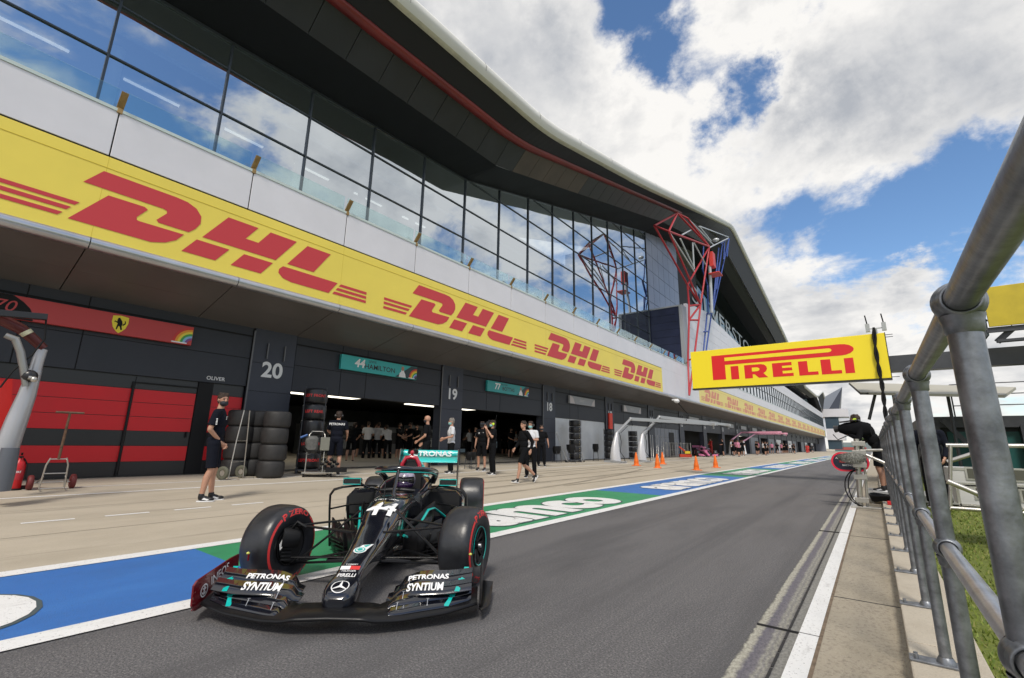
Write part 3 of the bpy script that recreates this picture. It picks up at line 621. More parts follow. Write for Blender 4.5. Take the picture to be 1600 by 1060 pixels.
def banner(name, ya, yb, starts, scy, lab, mats):
    b = MB(); b.box(XT+.004, XT+.02, ya, yb, 5.065, 6.855, 0); b.box(XT+.02, XT+.026, ya, yb, 6.60, 6.615, 2)
    for q_ in range(40):
        if ya < 1.65+5.5*q_-11 < yb: b.box(XT+.02, XT+.0215, 1.65+5.5*q_-11, 1.65+5.5*q_-10.993, 5.07, 6.85, 2)
    o = b.build(name, mats); o.location = (0, 0, 0); tag(o, lab, 'banner')
    for s in starts:
        t = MB()
        for P in DHLP: t.prism([(u*scy, v) for u, v in P], frame((XT+.0245, s, 0), (0,1,0), (0,0,1)), (1,0,0), .003)
        t.build('logo_lettering', mats[1], o)
    return o
yc_ = mat('banner_crease', (.62,.46,.03), .5)
banner('advertising_banner', -8.6, 33.95, (-8.49, 0, 8.49, 16.98, 25.47), 1.0, 'yellow banner with large red DHL letters nearest the camera, over the garages', [YELB, REDL, yc_])
banner('advertising_banner', 43.4, 183, [44.0-.3+8.6*i for i in range(16)], 1.0, 'yellow banner in flare-paled colours with small DHL logos along the far part of the building', [mat('flare_washed_yellow', (.80,.66,.22), .55), mat('flare_washed_red', (.68,.26,.17), .55), yc_])  # flare over the far banner is mixed into its paler yellow and red
# ------------------------------------------------------------------ signs over the garage doors
def bowsign(ya, yb, bow, z0, z1, segs=12):
    """front face bows gently out of the wall"""
    pass
def garage_sign(ya, yb, z0, z1, mat0, lab):
    b = MB(); b.box(XG+.03, XG+.14, ya, yb, z0, z1, 0); b.box(XG+.0, XG+.03, ya+.1, yb-.1, z0+.1, z1-.1, 1)
    return tag(b.build('garage_sign', [mat0, BLACK], bevel=.006), lab, 'sign')
RB = [mat('rainbow_'+n, c, .5) for n, c in (('red',(.6,.04,.03)), ('orange',(.8,.32,.03)), ('yellow',(.8,.66,.06)), ('green',(.06,.35,.08)), ('blue',(.25,.5,.75)), ('violet',(.2,.08,.3)))]
def rainbow(parent, y1, z0, r, x):
    b = MB()
    for i in range(6):
        ro, ri = r*(1-.13*i), r*(1-.13*(i+1)); n = 14
        for k in range(n):
            a, c = math.pi/2*k/n, math.pi/2*(k+1)/n
            b.add([(x,y1-ro*math.cos(a),z0+ro*math.sin(a)),(x,y1-ro*math.cos(c),z0+ro*math.sin(c)),(x,y1-ri*math.cos(c),z0+ri*math.sin(c)),(x,y1-ri*math.cos(a),z0+ri*math.sin(a))], [(0,1,2,3)], i)
    b.box(x-.001, x+.001, y1-r*1.05, y1-.1, z0-.02, z0+.012, 6)
    part(b.build('rainbow_emblem', RB+[WHITE], parent, fix=False), 'quarter rainbow emblem in the corner of the sign')
s = garage_sign(.55, 4.3, 3.56, 4.05, SIGNR, 'long red sign with a yellow horse shield and rainbow over the red garage door'); XS = XG+.143
b = MB(); zc = 3.80; f_ = frame((XS, 2.78, zc), (0,1,0), (0,0,1))
b.prism([(-.15,.19),(0,.215),(.15,.19),(.155,.05),(.12,-.08),(.06,-.16),(0,-.21),(-.06,-.16),(-.12,-.08),(-.155,.05)], f_, (1,0,0), .004, 0)
f2 = frame((XS+.005, 2.78, zc), (0,1,0), (0,0,1))
for P in ([(-.05,.15),(-.02,.16),(.0,.13),(.03,.09),(.05,.02),(.04,-.05),(.06,-.12),(.03,-.13),(.01,-.06),(-.02,-.04),(-.04,-.13),(-.06,-.13),(-.05,-.03),(-.04,.03),(-.06,.07)], [(-.04,.05),(-.10,.08),(-.11,.04),(-.09,.05),(-.04,.02)], [(.05,.0),(.09,.05),(.08,.10),(.10,.09),(.11,.03),(.06,-.03)]): b.prism(P, f2, (1,0,0), .003, 1)
part(b.build('horse_shield', [mat('shield_yellow', (.85,.70,.03), .4), BLACK], s), 'yellow shield with a black rearing horse')
rainbow(s, 4.29, 3.60, .42, XS+.002)
b = MB(); f_ = frame((XS+.001, .55, 3.56), (0,1,0), (0,0,1))
b.add([f_(0,0), f_(.80,0), f_(.78,.14), f_(.72,.26), f_(.60,.38), f_(.44,.487), f_(0,.487)], [(0,1,2,3,4,5,6)], 0)
f_ = frame((XS+.003, .88, 3.80), (0,1,0), (0,0,1)); b.text('70', .34, f_, 1, bold=.0, shear=.25); b.text('FORMULA 1', .05, frame((XS+.003,.88,3.62),(0,1,0),(0,0,1)), 2, bold=.02)
part(b.build('anniversary_badge', [BLACK, SIGNR, WHITE], s, fix=False), 'black corner with a red number 70')
def name_sign(k, num, nm, nfirst, mm, lab, tcol):
    a = bays[k][0]; ya, yb = a+1.52, a+4.85
    s = garage_sign(ya, yb, 3.55, 4.05, mm, lab); b = MB()
    b.text(num, .40, frame((XS+.002, ya+.72, 3.82), (0,1,0), (0,0,1)), 0, bold=.03, shear=.15)
    b.text(nm, .25, frame((XS+.002, ya+1.6, 3.76), (0,1,0), (0,0,1)), 1, bold=.012, sx=1.05); b.text(nfirst, .12, frame((XS+.002, ya+1.25, 3.95), (0,1,0), (0,0,1)), 1)
    b.build('sign_lettering', [WHITE, tcol], s, fix=False)
    b = MB(); f_ = frame((XS+.001, yb-1.05, 3.56), (0,1,0), (0,0,1)); b.add([f_(0,0), f_(1.04,0), f_(1.04,.48), f_(.75,.48)], [(0,1,2,3)], 0)
    f_ = frame((XS+.002, yb-.88, 3.57), (0,1,0), (0,0,1)); b.add([f_(0,0), f_(.34,0), f_(.30,.14), f_(.24,.22), f_(.24,.26), f_(.10,.26), f_(.10,.2), f_(.04,.16)], [(0,1,2,3,4,5,6,7)], 1)
    b.add([f_(.17+.07*math.cos(t*.7), .33+.09*math.sin(t*.7)) for t in range(9)], [tuple(range(9))], 2)
    b.build('sign_portrait', [mat('sign_dark_corner', (.03,.06,.07), .5), WHITE, mat('portrait_tone', (.42,.22,.15), .6)], s, fix=False)
    rainbow(s, yb-.01, 3.59, .38, XS+.003); return s
name_sign(2, '44', 'HAMILTON', 'LEWIS', TEALS, 'teal driver name sign with number 44 over the open garage', SATB)
name_sign(3, '77', 'BOTTAS', 'VALTTERI', mat('teal_sign_deep', (.03,.33,.34), .45), 'teal driver name sign with number 77 over the second open garage', SATB)
GS = mat('grey_sign', (.30,.31,.33), .45)
for k, lab in ((4, 'small grey sign over the pale garage door past pillar 18'), (5, 'small grey sign above the boom pedestals')):
    ya = bays[k][0]+1.4; s = garage_sign(ya, ya+3.2, 3.56, 4.02, GS, lab)
    b = MB(); b.add([(XS+.002,ya+.05,3.58),(XS+.002,ya+.62,3.58),(XS+.002,ya+.45,3.86),(XS+.002,ya+.3,3.98),(XS+.002,ya+.05,4.0)], [(0,1,2,3,4)], 0); b.add([(XS+.002,ya+3.15,3.58),(XS+.002,ya+2.7,3.58),(XS+.002,ya+2.85,3.8),(XS+.002,ya+3.15,4.0)], [(0,1,2,3)], 0)
    b.box(XS, XS+.003, ya+1.2, ya+1.75, 3.75, 3.77, 1); b.box(XS, XS+.003, ya+1.2, ya+1.9, 3.83, 3.85, 1); b.build('sign_emblem', [mat('pale_emblem', (.55,.5,.5), .5), mat('mid_emblem', (.5,.5,.5), .5)], s, fix=False)
for k in range(7, 16):
    ya = bays[k][0]+1.4; b = MB(); b.box(XG+.03, XG+.14, ya, ya+3.2, 3.56, 4.02)
    tag(b.build('garage_sign', GS), 'small grey sign over a far garage', 'sign', 'grey signs over the far garages')
s = MB(); s.text('OLIVER', .14, frame((XG+.008, 5.05, 2.78), (0,1,0), (0,0,1)), bold=.01); B(s, 'small_lettering', NUMW, 'tiny white lettering on the dark lintel', fix=False)
b = MB(); a = pil[5][0]; b.box(XG+.04, XG+.14, a+.35, a+.85, 2.25, 3.3); tag(b.build('hanging_board', mat('bright_red_board', (.85,.05,.02), .5), bevel=.01), 'bright red upright board on the pillar past the pale door', 'board')
# ------------------------------------------------------------------ racing car
CH = (.070,.095,.125,.150)
def FA(la, j, t): return (la-.055, .25*1.04+.75*la-.118, .985-.10*t-.03*(1-t)**3*4, .868-.075*t-.02*(1-t)**3*4)[j]
def metal_flake(name, col):
    return mat(name, col, .16, .0, coat=1.0, var=.0)
CARB = mat('black_car_paint', (.006,.007,.012), .16, 0, coat=1.0)
CARBN = mat('carbon_fibre', (.006,.006,.007), .34, 0, spec=.28, coat=.06)
TEAL = mat('teal_paint', (.0,.42,.38), .3, coat=.5)
TYRE = mat('tyre_rubber', (.026,.028,.034), .34, 0, var2=(.008,.008,.009), vscale=3.5, bump=.08, bscale=25, spec=.6)
TYRES = mat('tyre_sidewall', (.010,.010,.011), .5, bump=.05, bscale=40)
TRED = mat('tyre_red_marking', (.62,.035,.035), .5)
MATTEB = mat('matt_brake_duct', (.008,.008,.009), .7)
WINGR = mat('dark_red_endplate', (.16,.006,.012), .2, coat=1)
FINW = mat('metal_fin', (.55,.56,.58), .3, .7)
LIVREE = dict(body=CARB, accent=TEAL, air=mat('airbox_red', (.45,.01,.03), .25, coat=1), wing=mat('wing_teal', (.03,.55,.52), .35, coat=.5))
def car_body_sections():
    # a, half width, top z, bottom z, corner radius share
    return [(1.045,.055,.185,.125), (1.03,.085,.205,.115), (.99,.108,.228,.115), (.92,.118,.252,.125), (.84,.112,.268,.145), (.78,.100,.283,.165), (.70,.098,.315,.175), (.55,.106,.355,.185), (.41,.116,.388,.195), (.2,.134,.448,.205), (.06,.148,.495,.215),
            (-.1,.160,.545,.225), (-.2,.172,.600,.230), (-.32,.185,.632,.225), (-.54,.205,.672,.20), (-.8,.225,.690,.14), (-1.0,.245,.685,.10), (-1.2,.27,.66,.09)]
def rrect(a, hw, zt, zb, k=.38, n=5):
    c = []; r = min(hw, (zt-zb)/2)*k*1.6; r = min(r, hw*.95, (zt-zb)/2*.95)
    for (cx, cz, s) in ((hw-r, zt-r, 0), (-hw+r, zt-r, 90), (-hw+r, zb+r, 180), (hw-r, zb+r, 270)):
        for i in range(n):
            t = math.radians(s+90*i/(n-1)); c.append(V((a, cx+r*math.cos(t), cz+r*math.sin(t))))
    return c
def wheel(car, name, pos, width, steer, side, L, lab=None):
    """side +1: outer face towards +b. Wheel frame: axis = local Y"""
    R = .332; hw = width/2
    root = MB()
    prof = [(.168,-hw+.03), (.20,-hw+.008), (.26,-hw-.002), (.300,-hw+.012), (.322,-hw+.04), (R-.003,-hw+.075), (R,-hw*.4), (R+.001,0), (R,hw*.4), (R-.003,hw-.075), (.322,hw-.04), (.300,hw-.012), (.26,hw+.002), (.20,hw-.008), (.168,hw-.03)]
    root.lathe(prof, (0,0,0), (0,1,0), 56, 0)
    W = root.build(name, [TYRE], car, fix=True, smooth=True); W.location = pos; W.rotation_euler = (0, 0, steer)
    if lab: W['label'] = lab
    b = MB(); rim = [(.168,-hw+.03), (.172,-hw+.022), (.160,-hw+.015), (.150,-hw+.06), (.150,hw-.06), (.160,hw-.015), (.172,hw-.022), (.168,hw-.03)]
    b.lathe(rim, (0,0,0), (0,1,0), 40, 0)
    y = side*(hw-.055)
    b.cyl((0,y-side*.02,0), (0,y+side*.035,0), .038, .03, 16, 1); b.cyl((0,y+side*.03,0), (0,y+side*.055,0), .022, .018, 12, 2)
    for i in range(10):
        t = 2*math.pi*i/10
        for dt in (-.09, .09): b.bar((.03*math.cos(t), y, .03*math.sin(t)), (.15*math.cos(t+dt), y+side*.02, .15*math.sin(t+dt)), .012, .014, 1)
    b.cyl((0,-side*.04,0), (0,-side*.02,0), .149, .149, 28, 3)
    b.build('rim', [CARBN, SATB, FINW, BLACK], W)
    if L: 
        t = MB(); t.lathe([(.158,side*(hw-.010)), (.1655,side*(hw-.006)), (.1655,side*(hw-.012))], (0,0,0), (0,1,0), 40, 0, sm=False); t.build('rim_ring', [L['accent']], W, fix=False)
    # sidewall marking: red arcs with lettering between, on both sides
    def sidey(r): # profile offset at radius
        tab = [(.20, hw-.008), (.26, hw+.002), (.300, hw-.012), (.322, hw-.04)]
        return lin(tab, r)+.0025
    for sd in (1, -1):
        t = MB(); r0, r1 = .272, .292; n = 60
        gaps = [(.9, 2.24), (.9+math.pi, 2.24+math.pi)]
        for k in range(n):
            a, c = 2*math.pi*k/n, 2*math.pi*(k+1)/n
            if any(g0 < (a % (2*math.pi)) < g1 for g0, g1 in gaps): continue
            P = [(r*math.cos(q), sd*sidey(r), r*math.sin(q)) for r, q in ((r0,a),(r1,a),(r1,c),(r0,c))]; t.quad(*P)
        for base, word in ((1.57, 'P ZERO'), (1.57+math.pi, 'PIRELLI')):
            vs, fs = text2d(word, .085, .03, .12, 'CENTER', 3)
            P = []
            for x, z in vs:
                q = base - sd*(-1)*(-x)/.265*1.12 if False else base + sd*x/.265*1.12*(1); r = .278+z*.75
                P.append((r*math.cos(q), sd*sidey(r), r*math.sin(q)))
            t.add(P, fs)
        # orientation: seen from outside the letters run clockwise
        t.build('tyre_lettering', [TRED], W, fix=False)
    return W
def txt3(b, s, size, o, u, v, m=0, **k): b.text(s, size, frame(o, u, v), m, **k)
def build_car(loc, rz, S, L, lab, full=True, steer=math.radians(-19)):
    car = thing('racing_car', loc, rz, lab, 'racing car'); car.scale = (S, S, S)
    body = MB(); secs = car_body_sections(); body.loft([rrect(*q) for q in secs])
    # engine cover and airbox
    ec = [(-1.95,.10,1.02,.64,), (-2.1,.115,1.03,.60), (-2.4,.13,.99,.45), (-2.8,.14,.88,.30), (-3.3,.12,.70,.22), (-3.8,.08,.50,.18), (-4.1,.05,.42,.22)]
    body.loft([rrect(*q, k=.6) for q in ec])
    # cockpit sides
    for s in (1, -1):
        body.loft([[V((a, s*bi, zb)), V((a, s*bo, zb)), V((a, s*(bo+.01), zt-.05)), V((a, s*(bo-.03), zt)), V((a, s*(bi+.02), zt)), V((a, s*bi, zt-.03))] for a, bi, bo, zb, zt in ((-1.15,.20,.265,.1,.665), (-1.35,.235,.30,.1,.71), (-1.6,.235,.31,.1,.755), (-1.85,.16,.30,.1,.79), (-2.1,.05,.24,.1,.80), (-2.5,.03,.16,.1,.74))])
    # sidepods
    for s in (1, -1):
        body.loft([[V((a, s*bi, zb)), V((a, s*(bo-.10), zb)), V((a, s*bo, zb+.10)), V((a, s*bo, zt-.10)), V((a, s*(bo-.08), zt-.015)), V((a, s*bi, zt+.01))] for a, bi, bo, zb, zt in ((-1.60,.29,.72,.30,.66), (-1.75,.26,.745,.20,.668), (-2.1,.2,.73,.12,.64), (-2.5,.15,.62,.10,.55), (-3.0,.12,.42,.09,.40), (-3.5,.08,.2,.09,.28))])
    # lower plinth between tub and floor
    body.loft([rrect(a, hw, zt, zb) for a, hw, zt, zb in ((-.5,.10,.22,.05), (-1.0,.2,.3,.05), (-2,.28,.3,.05), (-3.2,.2,.3,.05))])
    bo = body.build('body', [L['body']], car, bevel=.0)
    b = MB(); b.box(-2.6, -1.18, -.225, .225, .08, .46); b.box(-1.93, -1.83, -.16, .16, .45, .84)
    for s in (1, -1): b.add([(-1.597,s*.31,.33),(-1.597,s*.69,.37),(-1.597,s*.69,.60),(-1.597,s*.31,.63)], [(0,1,2,3)])
    b.add([(-1.945,-.075,.80),(-1.945,.075,.80),(-1.945,.08,.98),(-1.945,-.08,.98)], [(0,1,2,3)])
    b.build('air_intake', [MATTEB], bo, fix=False)
    b = MB(); b.tube([(-1.95,-.11,.82),(-1.93,-.115,.95),(-1.93,-.07,1.03),(-1.93,0,1.045),(-1.93,.07,1.03),(-1.93,.115,.95),(-1.95,.11,.82)], .028, 8); b.sph((-2.0,0,1.10), .05, .03, .035, 10)
    b.box(-1.93, -1.80, -.1, .1, 1.06, 1.085) if False else None
    b.build('airbox_rim', [L['air']], bo)
    b = MB(); b.loft([rrect(-2.05, .07, 1.14, 1.08), rrect(-2.25, .05, 1.13, 1.07)]); b.build('roll_camera', [CARBN], bo)
    # floor with bargeboards
    b = MB(); b.hexa([(-.75,-.25,.035),(-.75,.25,.035),(-3.5,.45,.05),(-3.5,-.45,.05),(-.75,-.25,.06),(-.75,.25,.06),(-3.5,.45,.075),(-3.5,-.45,.075)])
    for s in (1, -1):
        P = [(-.95,.28),(-1.15,.70),(-1.45,.79),(-2.9,.79),(-3.3,.6),(-3.5,.42),(-3.5,.2),(-.95,.2)]
        b.prism([(x, s*y) for x, y in P], lambda u, v: (u, v, .045), (0,0,1), .02)
    b.build('floor', [CARBN], car)
    b = MB()
    for s in (1, -1):
        for i, (a0, b0, a1, b1, z0, z1, z2, z3) in enumerate(((-.38,.20,-.80,.42,.12,.36,.08,.46), (-.48,.26,-.92,.52,.08,.32,.06,.42), (-.60,.34,-1.05,.62,.07,.30,.06,.36), (-.75,.42,-1.18,.70,.06,.26,.06,.30), (-.95,.56,-1.30,.77,.06,.34,.06,.36), (-.55,.22,-1.25,.40,.3,.44,.3,.56))):
            n = 7; A = []; 
            for k in range(n):
                t = k/(n-1); a = a0+(a1-a0)*t; q = b0+(b1-b0)*(t**.6); zl = z0+(z2-z0)*t; zh = z1+(z3-z1)*t + .03*math.sin(math.pi*t)
                A.append([V((a,s*q,zl)), V((a,s*(q+.008),zl)), V((a,s*(q+.018),zh)), V((a,s*(q+.010),zh))])
            b.loft(A)
        for i in range(7): b.bar((-.62-.11*i, s*(.40+.045*i), .09), (-.66-.11*i, s*(.44+.045*i), .30-.01*i), .05, .006)
        for i in range(5): b.bar((-.5-.04*i, s*(.26+.05*i), .07+.035*i), (-.75-.06*i, s*(.5+.05*i), .07+.035*i), .05, .008)
    b.build('bargeboard', [CARBN], car)
    for s in (1, -1): # tall outer hoop ahead of the sidepod
        b = MB(); b.tube([(-1.55,s*.36,.70),(-1.3,s*.50,.725),(-1.18,s*.66,.715),(-1.15,s*.745,.69),(-1.15,s*.785,.63),(-1.18,s*.79,.5),(-1.22,s*.785,.3),(-1.28,s*.78,.06)], .036, 8, flat=.35)
        b.tube([(-1.2,s*.785,.47),(-1.35,s*.6,.50),(-1.5,s*.42,.50)], .020, 8, flat=.5); b.tube([(-1.30,s*.62,.50),(-1.33,s*.60,.3),(-1.40,s*.57,.06)], .018, 8, flat=.6)
        b.build('turning_vane', [CARBN], car)
    if full:
        b = MB(); b.tube([(-.66,.30,.30),(-.78,.33,.42),(-.95,.37,.50),(-1.12,.42,.50),(-1.25,.50,.42),(-1.35,.60,.32)], .022, 8, flat=.5); b.tube([(-.35,.215,.34),(-.45,.25,.30),(-.52,.28,.24)], .014, 6)
        b.tube([(-.66,-.30,.30),(-.78,-.33,.42),(-.95,-.37,.50),(-1.12,-.42,.50)], .018, 8, flat=.5); b.build('accent_swoosh', [L['accent']], car)
    # suspension
    ux, lz, uz = .02, .20, .47
    for s in (1, -1):
        b = MB(); hx, hy = (.05*math.sin(steer)*-s, .68)
        for p in (((.22,.125,.47),(0,hy,.485)), ((-.35,.20,.50),(-.02,hy,.485)), ((.20,.12,.235),(.02,hy+.02,.17)), ((-.42,.20,.20),(-.02,hy+.02,.17)), ((.12,.13,.245),(.10,hy,.24)), ((-.12,.17,.60),(0,hy-.03,.20))):
            q, r = p; q = V((q[0], s*q[1], q[2])); r = V((r[0], s*r[1], r[2])); c_ = MB(); c_.tube([q, r], .026, 8, flat=.38, up=(0,0,1)); c_.build('wishbone', [CARBN], car)
        for (q, r) in (((-3.55,.1,.42),(-3.72,.6,.46)), ((-3.95,.06,.42),(-3.74,.6,.46)), ((-3.5,.12,.18),(-3.72,.6,.17)), ((-3.95,.08,.18),(-3.74,.6,.17))): c_ = MB(); c_.tube([(q[0],s*q[1],q[2]),(r[0],s*r[1],r[2])], .018, 8); c_.build('wishbone', [CARBN], car)
        b.box(-.42, -.30, s*.30-.10 if s > 0 else -.40, s*.30+.10 if s > 0 else -.20, .175, .215) if False else None
        b.tube([(.16,s*.15,.235),(.11,s*.36,.215)], [.028,.03], 8, flat=.6, up=(0,0,1))
        b.build('steering_arm', [CARBN], car)
    # wheels and brake ducts
    for s in (1, -1):
        W = wheel(car, 'front_wheel', (0, s*.84, .332), .305, steer, s, L, 'front wheel with red-lettered slick tyre')
        b = MB(); yi = -s*.06
        b.cyl((0,yi,0), (0,-s*.135,0), .155, .145, 26); b.loft([[V((.10+.02,-s*.13,.02)),V((.19,-s*.19,.02)),V((.19,-s*.21,.12)),V((.12,-s*.14,.16))], [V((-.05,-s*.13,-.02)),V((0,-s*.21,-.02)),V((0,-s*.22,.10)),V((-.05,-s*.14,.14))]])
        for i in range(7): b.bar((.13,-s*(.145),-.10+.03*i), (.05,-s*.185,-.11+.03*i), .008, .012)
        b.tube([(.02,-s*.14,.13),(.03,-s*.20,.20),(-.03,-s*.24,.15)], .022, 8, flat=.5)
        b.build('brake_duct', [MATTEB], W)
        b = MB(); b.add([(.155,-s*.150,-.02),(.125,-s*.175,.03),(.145,-s*.165,.085),(.165,-s*.145,.03)], [(0,1,2,3)]); b.build('duct_fin', [WHITE], W, fix=False)
        W2 = wheel(car, 'rear_wheel', (-3.726, s*.79, .332), .405, 0, s, L, 'wide rear wheel')
        b = MB(); b.cyl((0,-s*.08,0), (0,-s*.19,0), .155, .145, 20); b.build('brake_duct', [MATTEB], W2)
    # front wing
    fw = MB()
    def leading(q):   # leading edge a(b) and z(b)
        t = abs(q); return lin([(0,1.20), (.24,1.205), (.34,1.17), (.5,1.12), (.75,1.02), (.97,.90)], t), lin([(0,.105), (.24,.100), (.30,.082), (.45,.072), (.75,.080), (.97,.105)], t)
    qs = [i/24*.97 for i in range(-24, 25)]
    fw.loft([[V((leading(q)[0]+.006, q, leading(q)[1]+.006)), V((leading(q)[0]-.015, q, leading(q)[1]+.020)), V((leading(q)[0]-.15, q, leading(q)[1]+.028+.01*(abs(q) > .3))), V((leading(q)[0]-.27, q, leading(q)[1]+.03+.02*(abs(q) > .3))), V((leading(q)[0]-.27, q, leading(q)[1]+.022+.02*(abs(q) > .3))), V((leading(q)[0]-.13, q, leading(q)[1]+.004)), V((leading(q)[0]-.01, q, leading(q)[1]-.006))] for q in qs])
    FW = fw.build('front_wing', [CARBN], car)
    for s in (1, -1):
        for j in range(4):
            b = MB(); q0 = (.30,.30,.31,.34)[j]; R = []
            for i in range(17):
                t = i/16; q = q0+(.925-q0)*t; la, lz_ = leading(q)
                a0 = FA(la, j, t); dz = (.024+.035*j)*(.55+.45*math.sin(min(1, t*2.6)*math.pi/2)) + .02
                z0 = lz_+dz-.012; ch = CH[j]*(.75+.25*math.sin(math.pi*min(1, .15+t))); rise = (.036,.044,.055,.066)[j]*(.6+.4*math.sin(min(1, t*2)*math.pi/2))
                if t < .08: z0 -= .02; rise *= .6
                R.append([V((a0,s*q,z0)), V((a0-ch*.5,s*q,z0+rise*.40)), V((a0-ch,s*q,z0+rise)), V((a0-ch,s*q,z0+rise-.005)), V((a0-ch*.5,s*q,z0+rise*.40-.012)), V((a0,s*q,z0-.008))])
            b.loft(R); f = b.build('wing_flap', [L['body']], FW)
        for j in range(3):   # bright slot-gap separators and teal flash
            for q in (.42, .62):
                b = MB(); la, lz_ = leading(q); t = (q-.3)/.655; a = FA(la, j, t)-CH[j]+.01; z = lz_+(.024+.035*j)+.055; b.bar((a+.03,s*(q+.02*j),z-.03), (a-.01,s*(q+.02*j),z+.006), .003, .003)
                b.bar((a-.01,s*(q-.010+.02*j),z+.006), (a-.01,s*(q+.010+.02*j),z+.006), .005, .003); b.build('slot_bracket', [FINW], FW)
        b = MB()
        for j in range(4):
            q = .80+.035*j-.05; la, lz_ = leading(q); t = (q-.3)/.655; a0 = FA(la, j, t); z0 = lz_+(.024+.035*j)+.008; ch = CH[j]; rise = (.036,.044,.055,.066)[j]
            P = [(a0-.004,q-.018,z0+.004),(a0-.004,q+.018,z0+.004),(a0-ch*.5,q+.03,z0+rise*.42+.004),(a0-ch*.5,q-.006,z0+rise*.42+.004)]; Q = [(a0-ch*.5,q-.006,z0+rise*.42+.004),(a0-ch*.5,q+.03,z0+rise*.42+.004),(a0-ch,q+.042,z0+rise+.004),(a0-ch,q+.006,z0+rise+.004)]
            for X in (P, Q): b.add([(x,s*y,z) for x, y, z in X], [(0,1,2,3)])
        b.build('teal_flash', [L['accent']], FW, fix=False)
        # lettering lies on the two upper flaps
        if full:
            b = MB()
            for j, wd, sz, bold in ((3,'PETRONAS',.062,.035),(2,'SYNTIUM',.098,.035)):
                vs, fs = text2d(wd, sz, bold, 0, 'CENTER', 3); q = .595 if j == 3 else .585; P = []
                for x, y in vs:
                    x *= 1 if j == 3 else .66
                    qq = q - s*(-1)*(-x)*(1 if s > 0 else 1) if False else q + (x*s*(1)); la, lz_ = leading(qq); t = (qq-.3)/.655
                    a0 = FA(la, j, t); ch = CH[j]*(.75+.25*math.sin(math.pi*min(1, .15+t))); rise = (.036,.044,.055,.066)[j]
                    dz = (.024+.035*j)*(.55+.45*math.sin(min(1, t*2.6)*math.pi/2))+.02; z0 = lz_+dz-.012; f_ = .55+y*(-1)/ch*.95*-1
                    z = z0+(rise*.4*(f_/.5) if f_ < .5 else rise*(.4+.6*(f_-.5)/.5))+.004
                    P.append((a0-ch*f_, s*qq, z))
                b.add(P, fs)
            b.build('sponsor_lettering', [WHITE], FW, fix=False)
        # endplates with footplate
        e = MB(); y = s*.985
        P = [(.93,.075),(.975,.12),(.985,.25),(.95,.275),(.50,.325),(.38,.325),(.36,.20),(.33,.07)] if s < 0 else [(.90,.075),(.94,.12),(.93,.22),(.66,.30),(.42,.325),(.34,.20),(.33,.07)]
        e.prism(P, lambda u, v, y=y: (u, y+s*.05*max(0, .62-u), v), (0, s, 0), .012, 0)
        e.loft([[V((a,s*.985,z)), V((a,s*(.985+wd),z-.012)), V((a,s*(.985+wd),z-.02)), V((a,s*.985,z-.008))] for a, wd, z in ((.95,.015,.10), (.80,.07,.085), (.62,.09,.075), (.45,.10,.085), (.33,.11,.12))])
        e.tube([(.36,s*.93,.27),(.36,s*.93,.33)], .008, 6) 
        EP = e.build('endplate', [WINGR if (s < 0 and full) else CARBN], FW)
        if s < 0 and full:
            t = MB(); yy = -.9835
            cx, cz, r = .85, .185, .045
            for k in range(24):
                q0, q1 = 2*math.pi*k/24, 2*math.pi*(k+1)/24; t.add([(cx+rr*math.cos(q), yy, cz+rr*math.sin(q)) for rr, q in ((r,q0),(r,q1),(r*.80,q1),(r*.80,q0))], [(0,1,2,3)])
            t.add([(cx-.006,yy,cz-.03),(cx+.006,yy,cz-.03),(cx+.006,yy,cz+.03),(cx-.006,yy,cz+.03)], [(0,1,2,3)]); t.add([(cx-.02,yy,cz+.008),(cx+.02,yy,cz+.008),(cx+.02,yy,cz+.018),(cx-.02,yy,cz+.018)], [(0,1,2,3)]); t.add([(cx-.028,yy,cz-.005),(cx-.02,yy,cz-.02),(cx,yy,cz-.032),(cx+.02,yy,cz-.02),(cx+.028,yy,cz-.005),(cx,yy,cz-.018)], [(0,1,2,3,4,5)])
            txt3(t, 'INEOS', .085, (.66,yy,.248), (-1,0,.22), (.22,0,1), bold=.012); txt3(t, 'Hygienics', .036, (.68,yy,.190), (-1,0,.22), (.22,0,1), bold=.01)
            t.build('sponsor_lettering', [WHITE], EP, fix=False)
        b = MB(); b.lathe([(.001,.0),(.012,.002),(.014,.012),(.001,.02)], (.44,s*.90,.335), (0,0,1), 12); b.build('sensor_cap', [mat('sensor_yellow', (.6,.6,.12), .5)], EP)
    # nose pylons
    b = MB()
    for s in (1, -1): b.prism([(1.0,.13),(.86,.15),(.72,.17),(.80,.10),(1.06,.10)], lambda u, v, s=s: (u, s*.095, v), (0, s, 0), .008)
    b.build('nose_pylon', [CARBN], FW)
    # antennas, cockpit furniture
    b = MB(); b.cyl((-.33,0,.60), (-.35,0,.86), .006, .004, 6); b.cyl((-.33,0,.60), (-.33,0,.63), .02, .01, 8); b.tube([(-.45,.0,.66),(-.5,.07,.69)], .01, 6); b.build('antenna', [SATB], car)
    b = MB(); b.tube([(-1.30,-.1,.62),(-1.28,0,.68),(-1.30,.1,.62),(-1.32,.13,.56),(-1.32,-.13,.56)], .014, 8, closed=True); b.box(-1.33, -1.30, -.09, .09, .55, .64); b.build('steering_wheel', [SATB], car)
    b = MB(); b.loft([[V((-1.02,q,.685+.0)), V((-1.05,q,.72+.015*math.cos(q*9))), V((-1.056,q,.72+.015*math.cos(q*9))), V((-1.04,q,.685))] for q in [i*.04 for i in range(-5, 6)]]); b.build('windscreen_lip', [CARBN], car)
